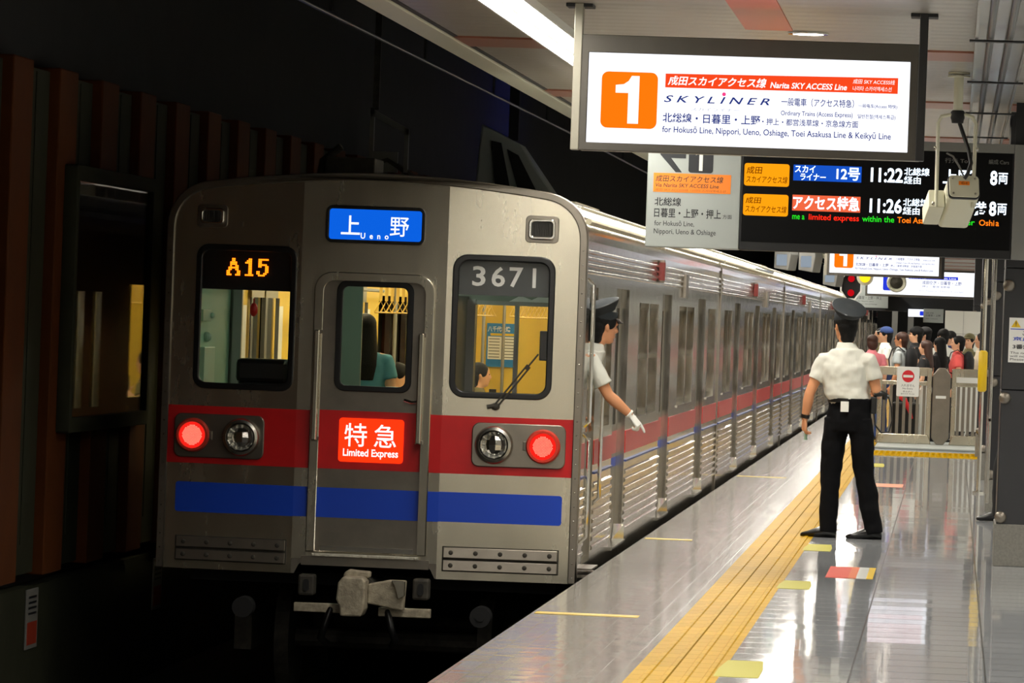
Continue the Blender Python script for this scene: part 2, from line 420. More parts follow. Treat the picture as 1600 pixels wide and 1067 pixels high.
# poster frame on the tunnel wall
pf = empty('poster_frame', (-5.95, 31.75, 1.72), 'large dark framed glass poster board on the orange striped tunnel wall', 'poster board')
me = shape([rr(-1.52, 1.52, -.9, .9, .02), rr(-1.42, 1.42, -.8, .8, .01)], .09, .004)
TL = Matrix(((0, 0, 1, 0), (1, 0, 0, 0), (0, 1, 0, 0), (0, 0, 0, 1)))
me.transform(TL); link('frame', me, MT['wallgrey'], pf)
b = MB(); b.box(.0, .03, -1.42, 1.42, -.8, .8); b.build('poster', M('dark_poster_print', (16, 15, 16), .5, noise=.4, nscale=2), pf)
b = MB(); b.box(.06, .065, -1.42, 1.42, -.8, .8); b.build('glass_cover', 'glass', pf)
# ceiling
def ceiling_material():
    m = M('ribbed_metal_ceiling', (176, 170, 158), 0.32, 0.35)
    b = m.node_tree.nodes['Principled BSDF']
    g = nd(m, 'ShaderNodeNewGeometry'); sep = nd(m, 'ShaderNodeSeparateXYZ'); lk(m, g.outputs['Position'], sep.inputs[0])
    mu = nd(m, 'ShaderNodeMath', _operation='MULTIPLY'); lk(m, sep.outputs[1], mu.inputs[0]); mu.inputs[1].default_value = 2 * PI / .30
    sn = nd(m, 'ShaderNodeMath', _operation='SINE'); lk(m, mu.outputs[0], sn.inputs[0])
    bp = nd(m, 'ShaderNodeBump', Strength=.25, Distance=.01); lk(m, sn.outputs[0], bp.inputs['Height']); lk(m, bp.outputs[0], b.inputs['Normal'])
    return m
MT['ceil'] = ceiling_material()
CZ = 3.35
c = MB(); c.box(-3.0, 5.0, Y0, Y1, CZ, CZ + .3)
st(c.build('ceiling', 'ceil'))
t = MB(); t.box(-3.16, -2.99, Y0, Y1, CZ - .02, CZ + .34); st(t.build('trim_1', 'offwhite', bevel=.006))
t = MB(); t.box(-3.0, -2.96, Y0, Y1, CZ - .006, CZ + .01); st(t.build('trim_2', 'darkgrey'))
MT['copper'] = M('copper_ceiling_slat', (164, 108, 88), .35, .3)
y = 27.2 - 6.0 * 12
t = MB()
while y < 150:
    t.box(-2.98, -2.42, y - .42, y + .42, CZ - .012, CZ + .01); t.box(-2.15, 1.5, y - .42, y + .42, CZ - .012, CZ + .01); y += 6.0
st(t.build('trim_3', 'copper'))
# continuous strip lights
def strip_light(X, label):
    lampc = empty('strip_light', (X, 0, CZ - .03), label, 'ceiling light')
    # a flange added to block light hangs on the track side of the tube, so the tunnel wall stays dark above
    b = MB(); b.box(-.085, -.072, Y0, 138, -.072, .0); b.box(.072, .085, Y0, 138, -.012, .0); b.box(-.085, .085, Y0, 138, .0, .03); b.build('housing', 'white', lampc)
    b = MB(); y = Y0
    while y < 136: b.box(-.062, .062, y + .01, y + 5.99, -.004, .0); y += 6
    b.build('diffuser', MT['strip'], lampc)
    y = Y0
    while y < 127:
        l = bpy.data.lights.new('strip_light_beam', 'AREA'); l.shape = 'RECTANGLE'; l.size = .124; l.size_y = 12; l.energy = STRIP_W; l.color = (1, .95, .86)
        o = bpy.data.objects.new('strip_light_beam', l); COL.objects.link(o); o.parent = lampc; o.location = (0, y + 6, -.008)
        y += 12
MT['strip'] = E('strip_light_diffuser', (255, 250, 240), LAMP)
strip_light(-2.285, 'long unbroken white fluorescent strip light set in the ceiling over the platform edge')
strip_light(2.2, 'unseen white strip light added over the far right side of the platform, out of frame')  # unseen second strip, added to brighten floor and train from the right
# unseen fill lamps added over the far end behind us to brighten the train front
ww_ = empty('rear_fill_light', (1.3, Y0 + 2.6, CZ), 'unseen row of added fill lamps at the far end of the platform behind the camera', 'ceiling light')
b = MB(); b.box(-3.3, 3.3, -.1, .1, -.03, -.002); b.build('housing', 'white', ww_)
l = bpy.data.lights.new('rear_fill_beam', 'AREA'); l.shape = 'RECTANGLE'; l.size = 6.4; l.size_y = .18; l.energy = 130; l.color = (1, .96, .86)
o = bpy.data.objects.new('rear_fill_beam', l); COL.objects.link(o); o.parent = ww_; o.location = (0, 0, -.04); o.rotation_euler.x = math.radians(-35)
# downlights
mdl = E('downlight_glow', (255, 246, 228), DOWN)
b = MB(); b.lathe([(.085, -.004), (.086, .03), (.0, .03)], 28); me_g = b.mesh('diffuser'); me_g.materials.append(mdl)
me_r = shape([circ(0, 0, .115), circ(0, 0, .086)], .012, .003); me_r.materials.append(MT['chrome']); 
yy = [25.5 + 3.6 * i for i in range(-18, 16)]
for y in yy:
    vis = abs(y - 25.5) < .1
    e = empty('downlight', (-.86, y, CZ), 'round glowing downlight in the ceiling just above the big hanging platform sign' if vis else 'round downlight in the ceiling along the platform, hidden by signs or out of frame', 'ceiling light', 'round ceiling downlights')
    o = bpy.data.objects.new('ring', me_r); COL.objects.link(o); o.parent = e; o.location.z = -.012
    o = bpy.data.objects.new('diffuser', me_g); COL.objects.link(o); o.parent = e; o.location.z = -.008
    l = bpy.data.lights.new('downlight_beam', 'AREA'); l.shape = 'DISK'; l.size = .16; l.energy = 26; l.spread = math.radians(110); l.color = (1, .93, .82)
    o = bpy.data.objects.new('downlight_beam', l); COL.objects.link(o); o.parent = e; o.location.z = -.016
st(MB().box(-1.2, -.94, 20.5, 25.3, CZ - .008, CZ + .01).build('trim_5', M('orange_ceiling_slat', (226, 92, 48), .35)))
# cable tray
ct = empty('cable_tray', (.20, 0, CZ - .08), 'metal cable tray with black cables running along the ceiling on the right', 'cable tray')
b = MB(); b.box(-.14, .14, 15, 44.5, .03, .04); b.box(-.14, -.125, 15, 44.5, -.02, .04); b.box(.125, .14, 15, 44.5, -.02, .04); b.build('tray', 'chromed', ct)
for dx in (-.06, .04):
    b = MB(); b.cyl((dx, 15, -.0), (dx, 44.5, -.0), .018, 8); b.build('cable', 'black', ct, 60)
b = MB()
for y in range(16, 44, 4): b.box(-.17, .17, y, y + .08, -.035, -.025)
b.build('bracket', 'darkgrey', ct)
# pillars on the right
MT['cladding'] = M('dark_pillar_cladding', (30, 31, 34), .35)
MT['granite'] = M('granite_plinth', (120, 118, 110), .5, noise=.25, nscale=60)
for i, y in enumerate((34.0, 44.0, 53.5, 63.0, 88.0)):
    x = .37 if i == 0 else .375
    e = empty('pillar', (x, y, 0)); st(e)
    b = MB(); b.box(0, .8, 0, .9, .30, 1.3); b.box(0, .8, 0, .9, 1.304, 2.2); b.box(0, .8, 0, .9, 2.204, CZ)
    b.build('cladding', 'cladding', e, bevel=.006)
    b = MB(); b.box(-.012, .82, -.012, .92, 0, .31); b.build('plinth', 'granite', e, bevel=.006)
    for z in (.36, 1.24, 2.07):
        b = MB(); b.lathe([(.0, -.0), (.045, .0), (.042, .02), (.03, .03), (0, .033)], 20, Matrix(((1, 0, 0, .03), (0, 0, -1, .0), (0, 1, 0, z), (0, 0, 0, 1))))
        b.build('knob', 'steel_dark', e, 50)
# framed chrome edge boards standing between pillars
gr = empty('guard_post', (.33, 49.0, 0), 'slim chrome post with a yellow rubber guard beside the dark pillars', 'post')
b = MB(); b.cyl((0, 0, 0), (0, 0, 2.5), .022, 14); b.lathe([(.06, 0), (.06, .02), (.02, .03)], 16); b.build('pole', 'chrome', gr, 50)
b = MB(); b.tube([(0, -.0, 1.08), (0, 0, 1.1), (0, 0, 1.5), (0, 0, 1.52)], [.03, .048, .048, .03], 14); b.build('guard', 'yellow', gr, 50)
gr = empty('glazed_panel', (.345, 39.6, 0), 'tall narrow chrome edged dark panel standing between the first two pillars', 'panel')
b = MB(); b.box(-.012, .012, 0, .03, .25, 2.46); b.box(-.012, .012, 2.2, 2.23, .25, 2.46); b.box(-.012, .012, 0, 2.23, 2.46, 2.5); b.box(-.012, .012, 0, 2.23, .95, .98); b.build('frame', 'chrome', gr, bevel=.003)
b = MB(); b.box(-.005, .005, .03, 2.2, .98, 2.46); b.build('dark_pane', 'darkwin', gr)
# notice on the first pillar
nt = empty('warning_notice', (.412, 33.995, 1.67), 'white paper warning notice with a yellow triangle on the dark pillar', 'sign')
b = MB(); b.box(0, .34, -.006, 0, -.165, .165); b.build('sheet', 'whitegloss', nt)
plate('warning_triangle', [[(.015, .095), (.085, .095), (.05, .15)]], .001, 'yellow', at(FRONT, 0, -.0065, 0), nt)
plate('triangle_mark', [rr(.047, .053, .113, .138, .002), rr(.047, .053, .103, .108, .001)], .001, 'ink', at(FRONT, 0, -.008, 0), nt)
b = MB(); b.box(.01, .33, -.008, -.0065, .078, .084); b.build('rule', 'blue', nt)
text('lettering', 'このドア', .10, .30, .035, .07, 'ink', nt, -.0075)
text('lettering', '京成本線', .03, .31, -.005, .025, 'blue', nt, -.0075, .02)
text('lettering', '3番線ホーム', .03, .31, -.065, -.03, 'ink', nt, -.0075, .02)
text('lettering', 'The next train\nwill not stop here\nPlease take care', .012, .31, -.15, -.085, 'ink', nt, -.0075)
# far end: dark lintel, white wall, back wall
st(MB().box(-2.3, .9, 104, 105, 2.10, 2.55).build('beam_far', 'darkgrey'))
st(MB().box(-2.3, 5, 140, 141, -.1, 3.4).build('wall_back', 'walldark'))
b = MB(); b.box(-.14, .47, 78, 78.6, 0, 2.05); st(b.build('wall_white', M('white_wall_panels', (226, 226, 216), .5)))
b = MB(); b.box(.17, .174, 77.995, 78, 0, 2.05); b.box(-.14, .47, 77.995, 78, 1.66, 1.664); st(b.build('trim_4', 'grey'))
for x in (-1.42, -1.05): 
    st(MB().box(x, x + .13, 107, 107.2, 0, 3.3).build('column_far', 'grey'))
st(MB().box(5.0, 5.1, Y0, Y1, 0, 3.35).build('wall_right', M('pale_wall_panels', (206, 206, 198), .5)))
st(MB().box(-2.2, 5, Y0 + .4, Y0 + .6, 0, 3.35).build('wall_rear', M('white_rear_wall', (226, 224, 214), .5)))
# floor markings
def sticker(name, poly, mat, label, cat='floor marking'):
    me = shape([poly], .0016); o = link(name, me, mat); o.location.z = .0006
    return tag(o, label, cat)
q = empty('floor_sign', (0, 0, .0006), 'red, white and yellow boarding position sticker on the tiles near the uniformed man', 'floor marking')
for nm, x0, x1, mt in (('red_area', -.81, -.655, M('red_sticker', (226, 70, 50), .35)), ('orange_area', -.655, -.60, M('orange_sticker', (232, 120, 70), .35)), ('white_area', -.60, -.53, 'whitegloss'), ('yellow_area', -.53, -.485, 'yellow')):
    link(nm, shape([[(x0, 31.5), (x1, 31.5), (x1, 32.95), (x0, 32.95)]], .0016), mt, q)
MT['paleyellow'] = M('pale_yellow_tape', (168, 162, 70), .5, Specular__IOR__Level=.1)
for (x0, x1, y0, y1, lb) in ((-1.085, -.87, 35.1, 36.15, 'pale yellow tape patch on the tiles just left of the shoes'), (-1.085, -.87, 29.95, 30.9, 'pale yellow tape patch beside the tactile strip, second from the front'),
                             (-1.1, -.88, 22.3, 23.4, 'pale yellow tape patch at the bottom edge beside the tactile strip'), (-.95, -.79, 56.8, 58.2, 'pale yellow tape patch on the tiles far off, before the barrier')):
    sticker('tape_patch', [(x0, y0), (x1, y0), (x1 + .0, (y0 + y1) / 2), (x1 - .02, y1), (x0 + .02, y1), (x0, (y0 + y1) / 2)], 'paleyellow', lb)
sticker('tape_patch', [(-.8, 49.8), (-.48, 49.8), (-.48, 50.8), (-.8, 50.8)], M('salmon_sticker', (220, 150, 120), .35), 'salmon and pale sticker on the tiles behind the uniformed man')
for (y, x1, lb) in ((26.5, -1.75, 'thin yellow line across the edge tiles, nearest the camera'), (36.0, -1.98, 'thin yellow line across the edge tiles by the second train door'), (51.45, -1.8, 'thin yellow line across the edge tiles, farthest along the train')):
    sticker('edge_line', [(-2.35, y - .09), (x1, y - .09), (x1, y + .09), (-2.35, y + .09)], 'yellow_line', lb)
# ---------------------------------------------------------------- the train
TY = 30.4
train = empty('train', (XC, TY, 0), 'stainless steel commuter train with red and blue bands standing at the platform', 'train')
TAN = math.tan(math.radians(4.8))
def facet(x): return max(0.0, abs(x) - .49) * TAN
def warp(c): return Vector((c.x, c.y + facet(c.x), c.z))
HW = 1.405
def profile(hw=HW, top=2.62, z0=-.06, r=.30, drop=.0):
    """right half, from the foot of the side to the crown"""
    p = [(hw, z0)]
    cx, cz = hw - r, 2.235 - drop
    for k in range(9):
        a = math.radians(80) * k / 8; p.append((cx + r * math.cos(a), cz + r * math.sin(a)))
    x1, z1 = p[-1]; 
    for k in range(1, 9):
        x = x1 * (1 - k / 8); p.append((x, top - drop - (top - drop - z1) * (x / x1) ** 1.8))
    return p
pr = profile()
def ztop(x):
    x = abs(x)
    for (xa, za), (xb, zb) in zip(pr, pr[1:]):
        if xb <= x <= xa and xa != xb: return za + (zb - za) * (xa - x) / (xa - xb)
    return 2.62
DC = .012
LW = (-1.21, -.519, 1.152, 2.125); RW = (.53, 1.2135, 1.157, 2.115)
def inset(b, d): return (b[0] + d, b[1] - d, b[2] + d, b[3] - d)
def lower_corner(sg):
    return [(sg * .49, .05), (sg * .49, -.06)]
# three faces of the cab front: the two outer ones fold back
outer_r = [(.49, -.06)] + [p for p in pr if p[0] > .49] + [(.49, ztop(.49))]
plate('cab_front_panel', [outer_r, rr(*inset(RW, .035), .05)], .04, 'steel', at(FRONT, 0, .04, 0), train, warp=warp)
outer_l = [(-x, z) for x, z in outer_r]
plate('cab_front_panel', [outer_l, rr(*inset(LW, .035), .05)], .04, 'steel', at(FRONT, 0, .04, 0), train, warp=warp)
cen = [(-.49, .04), (.49, .04), (.49, ztop(.49)), (.3, ztop(.3)), (0, 2.62), (-.3, ztop(.3)), (-.49, ztop(.49))]
plate('cab_front_panel', [cen, rr(DC - .355, DC + .355, .09, 1.92, [0, 0, .08, .08])], .04, 'steel', at(FRONT, 0, .04, 0), train)
plate('lower_fairing', [[(-.49, -.06), (-.47, -.06), (-.44, .0), (-.40, .03), (.41, .03), (.45, 0), (.48, -.06), (.49, -.06), (.49, .042), (-.49, .042)]], .03, 'steel_dark', at(FRONT, 0, .035, 0), train)
# rim round the face
full = [(x, z) for x, z in pr] + [(-x, z) for x, z in reversed(pr[:-1])]
def off(p, d):
    out = []
    for x, z in p:
        if z <= 2.236: out.append((x + (d if x > 0 else -d), z))
        else:
            n = Vector((x * .35 if abs(x) < 1.1 else x - (1.105 if x > 0 else -1.105), 1 if abs(x) < 1.1 else z - 2.235)).normalized(); out.append((x + n.x * d, z + n.y * d))
    return out
ring_o, ring_i = off(full, .014), off(full, -.038)
me = shape([ring_o + list(reversed(ring_i))], .12, .006); me.transform(at(FRONT, 0, .10, 0))
for v in me.vertices: v.co = warp(v.co)
link('front_rim', me, MT['steel_dark'], train)
b = MB()
for i in range(0, 24):
    z = -.02 + i * .095
    for sg in (-1, 1): b.ball((sg * (HW - .012), facet(HW) - .022, z), .006, n=6, m=4)
b.build('rim_rivets', 'chromed', train)
# front windows
def front_window(bx, r, nm):
    ring = plate('front_window', [rr(*bx, r), rr(*inset(bx, .042), r - .035)], .035, 'black', at(FRONT, 0, .02, 0), train, bevel=.008, warp=warp)
    plate('glass', [rr(*inset(bx, .03), r - .03)], .004, 'glass', at(FRONT, 0, .012, 0), ring, warp=warp)
    return ring
lw = front_window(LW, .085, 'l'); rw = front_window(RW, .1, 'r')
plate('display_box', [[(-1.2, 1.822), (-.53, 1.822), (-.53, 2.1), (-1.2, 2.1)]], .05, 'blackm', at(FRONT, 0, .11, 0), lw, warp=warp)
A15 = (('...##...', '...##...', '..####..', '..####..', '..#..##.', '.######.', '.##..##.', '##....##', '##....##', '###..###'),
       ('...##.', '..###.', '.####.', '...##.', '...##.', '...##.', '...##.', '...##.', '...##.', '.#####'),
       ('.######', '.##....', '.##....', '.#####.', '.##..##', '.....##', '.....##', '##...##', '##..##.', '.####..'))
def leds(glyphs, x0, z1, px, gap, parent, mat, y, warp=None, fill=.86):
    b = MB(); x = x0
    for g in glyphs:
        for r, row in enumerate(g):
            for c, ch in enumerate(row):
                if ch == '#':
                    q = px * fill / 2; a, z = x + (c + .5) * px, z1 - (r + .5) * px
                    vs = [(a - q, y, z - q), (a + q, y, z - q), (a + q, y, z + q), (a - q, y, z + q)]
                    if warp: vs = [tuple(warp(Vector(v))) for v in vs]
                    b.quad(*vs)
        x += len(g[0]) * px + gap
    return b.build('led_lettering', mat, parent)
leds(A15, -1.012, 2.035, .0118, .020, lw, E('led_orange', (255, 108, 12), 4.2), .054, warp)
plate('number_board', [[(.55, 1.845), (1.2, 1.845), (1.2, 2.1), (.55, 2.1)]], .02, M('number_board_grey', (52, 56, 56), .5), at(FRONT, 0, .08, 0), rw, warp=warp)
for i, (ch, x0, x1) in enumerate((('3', .654, .742), ('6', .782, .872), ('7', .90, .992), ('1', 1.055, 1.078))):
    if ch == '1': plate('number_lettering', [rr(x0, x1, 1.905, 2.037, .003)], .002, 'white', at(FRONT, 0, .058, 0), rw, warp=warp)
    else: text('number_lettering', ch, x0, x1, 1.905, 2.039, 'white', rw, .057, .018, warp=warp)
# wiper
wi = MB(); wi.ball((.845, -.015 + facet(.845), 1.105), .032, .022, .026); wi.cyl((.79, -.02 + facet(.8), 1.10), (.86, -.02 + facet(.85), 1.115), .015)
for dx in (-.008, .008): wi.cyl((.85 + dx, -.03 + facet(.85), 1.11 - dx), (1.06 + dx, -.035 + facet(1.06), 1.385 - dx), .006, 8)
wi.cyl((1.04, -.035 + facet(1.05), 1.36), (1.12, -.03 + facet(1.12), 1.465), .006, 8)
wi.build('wiper', 'grime', train, 50)
# bands on the front
def band(x0, x1, z0, z1, mat, nm, y=0.0, parent=None, r=0.0, w=warp):
    return plate(nm, [rr(x0, x1, z0, z1, r) if not isinstance(r, list) else rr(x0, x1, z0, z1, r)], .003, mat, at(FRONT, 0, y, 0), parent or train, warp=w)
for x0, x1 in ((-1.385, -.49), (.49, 1.385)): band(x0, x1, .648, 1.035, 'red', 'red_band')
for x0, x1 in ((-.49, DC - .405), (DC + .405, .49)): band(x0, x1, .648, 1.035, 'red', 'red_band')
band(-1.30, -.49, .320, .522, 'blue', 'blue_band', r=[.02, 0, 0, .02]); band(.49, 1.31, .325, .524, 'blue', 'blue_band', r=[0, .02, .02, 0])
for x0, x1 in ((-.49, DC - .405), (DC + .405, .49)): band(x0, x1, .322, .522, 'blue', 'blue_band')
# through door
fd = plate('front_door', [rr(DC - .355, DC + .355, .095, 1.92, [0, 0, .08, .08]), rr(-.226, .252, 1.192, 1.892, .05)], .03, 'steel_dark', at(FRONT, 0, .058, 0), train)
plate('window_gasket', [rr(-.246, .274, 1.171, 1.912, .07), rr(-.205, .232, 1.21, 1.872, .04)], .03, 'black', at(FRONT, 0, .04, 0), fd, bevel=.006)
plate('glass', [rr(-.22, .245, 1.2, 1.885, .04)], .004, 'glass', at(FRONT, 0, .045, 0), fd)
band(DC - .35, DC + .35, .648, 1.04, 'red', 'red_band', .027, fd, w=None); band(DC - .35, DC + .35, .321, .521, 'blue', 'blue_band', .027, fd, w=None)
b = MB(); b.box(-.30, .33, .0, .03, .095, .13); b.build('kick_plate', 'chromed', fd)
b = MB(); b.tube([(.235, -.0, 1.125), (.29, -.02, 1.112), (.335, -.02, 1.118)], .011, 8); b.ball((.335, 0, 1.118), .024, .02, .02); b.build('handle', 'chrome', fd, 50)
arch_o = rr(DC - .405, DC + .405, .09, 1.965, [0, 0, .12, .12]); arch_i = rr(DC - .352, DC + .352, .09, 1.915, [0, 0, .08, .08])
me = shape([arch_o[2:] + arch_o[:2], arch_i], .03, .006); me.transform(at(FRONT, 0, .0, 0)); link('door_arch', me, MT['steel'], train)
for x in (DC - .372, DC + .33):
    b = MB(); b.box(x - .018, x + .018, -.075, -.045, .835, 1.575); b.build('handrail', 'steel', train, bevel=.008)
    b = MB(); b.box(x - .02, x + .03, -.05, .0, .835, .86); b.box(x - .02, x + .03, -.05, 0, 1.55, 1.575); b.build('handrail_bracket', 'steel_dark', train)
b = MB(); b.box(DC - .36, DC + .36, -.05, .02, .062, .082); b.build('door_step', M('tread_plate', (200, 196, 180), .5, .5, bump=1.0, bscale=55), train, bevel=.004)
b = MB(); b.box(-.42, .44, -.02, .02, .0, .06); b.build('step_beam', 'steel_dark', train)
# destination sign
ds = plate('destination_sign', [rr(-.334, .334, 2.162, 2.412, .045), rr(-.311, .312, 2.184, 2.388, .02)], .03, 'black', at(FRONT, 0, .0, 0), train, bevel=.005)
plate('lit_panel', [rr(-.315, .316, 2.18, 2.392, .02)], .003, E('sign_blue', (12, 100, 232), .95), at(FRONT, 0, -.006, 0), ds)
ww = E('sign_white', (255, 255, 255), 1.15)
text('lettering', '上', -.232, -.104, 2.218, 2.345, ww, ds, -.0095, .012)
text('lettering', '野', .098, .224, 2.215, 2.343, ww, ds, -.0095, .004)
text('lettering', 'U  e  n  o', -.098, .09, 2.193, 2.232, ww, ds, -.0095, .02)
# train type sign on the door
ls = plate('train_type_sign', [rr(-.2, .237, .698, .992, .022)], .004, E('sign_red', (255, 52, 14), 1.35), at(FRONT, 0, .022, 0), train)
text('lettering', '特', -.162, -.010, .802, .958, ww, ls, .0175, .006); text('lettering', '急', .038, .188, .802, .955, ww, ls, .0175, .006)
text('lettering', 'Limited Express', -.168, .204, .722, .787, ww, ls, .0175, .022)
# lamps
def lampset(x0, x1, z0, z1, tail, head):
    p = plate('lamp_plate', [rr(x0, x1, z0, z1, .05)], .022, 'steel_dark', at(FRONT, 0, .0, 0), train, bevel=.006, warp=warp)
    def tr(c): return at(FRONT, c[0], facet(c[0]) - .02, c[1])
    t = MB(); t.lathe([(.115, 0), (.115, .03), (.105, .05), (.09, .05), (.088, .02), (0, .02)], 36, tr(tail)); t.mat(0)
    to = t.build('tail_lamp', M('tail_lamp_rim', (232, 70, 54), .3, .3), train, 40)
    t = MB(); t.lathe([(.088, .022), (.088, .03), (.06, .036), (0, .04)], 36, tr(tail)); t.build('lens', 'ledred', to, 40)
    t = MB()
    for i in range(-7, 8):
        for j in range(-7, 8):
            a, c = (i + (j % 2) * .5) * .0098, j * .0092
            if math.hypot(a, c) < .067: t.ball((tail[0] + a, facet(tail[0]) - .061, tail[1] + c), .0036, n=6, m=4)
    t.build('led_dots', 'ledred_core', to)
    t = MB(); t.box(tail[0] + (.112 if head[0] > tail[0] else -.135), tail[0] + (.135 if head[0] > tail[0] else -.112), facet(tail[0]) - .045, facet(tail[0]) - .015, tail[1] - .03, tail[1] + .03)
    t.build('hinge', 'steel_dark', to, bevel=.004)
    h = MB(); h.lathe([(.128, 0), (.128, .035), (.118, .06), (.1, .065), (.094, .04), (.07, .0), (.03, -.03), (0, -.03)], 36, tr(head))
    ho = h.build('head_lamp', 'chromed', train, 40)
    g = MB(); g.lathe([(.095, .05), (.085, .06), (.05, .067), (0, .07)], 36, tr(head), False); g.build('lens', 'glass', ho, 40)
    g = MB(); g.lathe([(.09, .045), (.075, .016), (.05, -.004), (.026, -.014), (0, -.018)], 13, tr(head), False); g.build('reflector', 'reflector', ho)
    g = MB(); g.ball((head[0], facet(head[0]) - .035, head[1]), .068, .022, .068, n=9, m=6); g.build('crystal', 'chrome', ho)
lampset(-1.32, -.702, .688, .982, (-1.19, .838), (-.856, .835)); lampset(.698, 1.322, .702, .996, (1.174, .85), (.848, .85))
# upper marker lamps
for x0, x1, z0, z1 in ((-1.215, -1.006, 2.234, 2.388), (1.003, 1.225, 2.207, 2.388)):
    p = plate('marker_lamp', [rr(x0, x1, z0, z1, .03)], .012, 'steel_dark', at(FRONT, 0, 0, 0), train, bevel=.004, warp=warp)
    i = inset((x0, x1, z0, z1), .022)
    plate('chrome_rim', [rr(*i, .03), rr(*inset(i, .02), .018)], .03, 'chrome', at(FRONT, 0, -.008, 0), p, bevel=.006, warp=warp)
    plate('lens', [rr(*inset(i, .018), .018)], .012, M('dark_ribbed_lens', (40, 38, 34), .2, bump=.6, bscale=80, stretch=(1, 1, .1)), at(FRONT, 0, -.01, 0), p, warp=warp)
# lower vents
for x0, x1 in ((-1.29, -.524), (.526, 1.302)):
    v = plate('vent_grille', [rr(x0, x1, -.006, .162, .004)], .004, 'grime', at(FRONT, 0, 0, 0), train, warp=warp)
    for z in (.085, .0):
        me = shape([rr(x0 + .008, x1 - .008, z, z + .07, .004)], .018, .004); me.transform(at(FRONT, 0, -.002, 0))
        for q in me.vertices: q.co = warp(Vector((q.co.x, q.co.y - (.006 if q.co.z < z + .03 else 0), q.co.z)))
        link('louvre', me, MT['steel_dark'], v)
        b = MB()
        for k in range(5):
            x = x0 + .06 + k * (x1 - x0 - .12) / 4; b.lathe([(.016, 0), (.016, .01), (.008, .014), (0, .014)], 10, at(FRONT, x, facet(x) - .02, z + .036))
        b.build('bolt', 'grime', v)
# coupler gear below
cp = empty('coupler', (0, 0, 0)); cp.parent = train
b = MB(); b.extrude([(-.10, -.31), (.04, -.31), (.06, -.26), (.06, -.08), (.04, -.05), (-.09, -.05), (-.12, -.09), (-.13, -.2), (-.105, -.25)], .22, at(FRONT, 0, -.14, 0)); b.build('knuckle', 'castiron', cp, bevel=.012)
b = MB(); b.extrude([(-.11, -.06), (.07, -.06), (.07, -.02), (-.07, -.01), (-.1, -.03)], .1, at(FRONT, 0, -.1, 0)); b.extrude([(.06, -.23), (.3, -.27), (.31, -.07), (.2, -.07), (.06, -.10)], .1, at(FRONT, 0, -.1, 0)); b.build('coupler_arm', 'castiron', cp, bevel=.01)
b = MB(); b.extrude([(.22, -.07), (.31, -.07), (.31, -.17), (.27, -.19), (.24, -.1)], .04, at(FRONT, 0, -.2, 0)); b.build('guide_horn', 'steel', cp, bevel=.004)
b = MB(); b.cyl((0, -.05, -.16), (0, .6, -.16), .1, 18); b.build('draw_bar', 'grime', cp, 50)
b = MB(); b.box(-.45, -.02, -.08, -.02, -.31, -.25); b.box(.12, .47, -.08, -.02, -.32, -.26); b.build('hose_beam', 'castiron', cp, bevel=.006)
for x in (-.37, .40):
    q = MB(); q.box(x - .055, x + .055, -.09, .03, -.2, -.06); qo = q.build('jumper_box', 'grime', cp, bevel=.015)
    plate('socket', [rr(x - .02, x + .02, -.17, -.09, .02)], .012, 'blackm', at(FRONT, 0, -.09, 0), qo)
for x, s in ((-.2, -1), (.18, 1)):
    b = MB(); b.tube([(x, -.06, -.28), (x + s * .03, -.1, -.38), (x + s * .06, -.08, -.48), (x + s * .03, .0, -.52)], .025, 8); b.build('air_hose', 'black', cp, 50)
b = MB(); b.cyl((.80, .1, -.30), (.80, -.05, -.30), .07, 20); b.cyl((.80, -.05, -.30), (.80, -.06, -.30), .03, 12); b.build('air_pipe_end', 'blackm', cp, 40)
b = MB(); b.cyl((-.8, .1, -.30), (-.8, -.05, -.30), .07, 20); b.build('air_pipe_end', 'blackm', cp, 40)
# ---- carriages
L = 17.95; PITCH = 18.3
DOORS = ((3.1, 4.42), (8.42, 9.74), (13.9, 15.22))
def side_wall(b, x, y0, y1, z0, z1, ops, recess, jamb=True):
    ys = sorted({y0, y1, *[o[0] for o in ops], *[o[1] for o in ops]}); zs = sorted({z0, z1, *[o[2] for o in ops], *[o[3] for o in ops]})
    for ya, yb in zip(ys, ys[1:]):
        for za, zb in zip(zs, zs[1:]):
            cy, cz = (ya + yb) / 2, (za + zb) / 2
            if any(o[0] < cy < o[1] and o[2] < cz < o[3] for o in ops): continue
            b.quad((x, ya, za), (x, yb, za), (x, yb, zb), (x, ya, zb))
    if jamb:
        for a, c, e, f, *r in ops:
            d = x - (r[0] if r else recess) * (1 if x > 0 else -1)
            b.quad((x, a, e), (d, a, e), (d, a, f), (x, a, f)); b.quad((x, c, e), (x, c, f), (d, c, f), (d, c, e))
            b.quad((x, a, e), (x, c, e), (d, c, e), (d, a, e)); b.quad((x, a, f), (d, a, f), (d, c, f), (x, c, f))
LEFT_DOOR_PANES = [q for a, c in DOORS for q in ((a + .11, a + .50, .9, 1.78), (a + .82, a + 1.2, .9, 1.78))]
def windows_of(first): return ([(1.85, 2.75)] if first else [(.75, 1.55), (1.63, 2.45)]) + [(5.56, 6.70), (6.79, 7.93), (10.86, 12.0), (12.09, 13.23), (15.75, 17.2)]
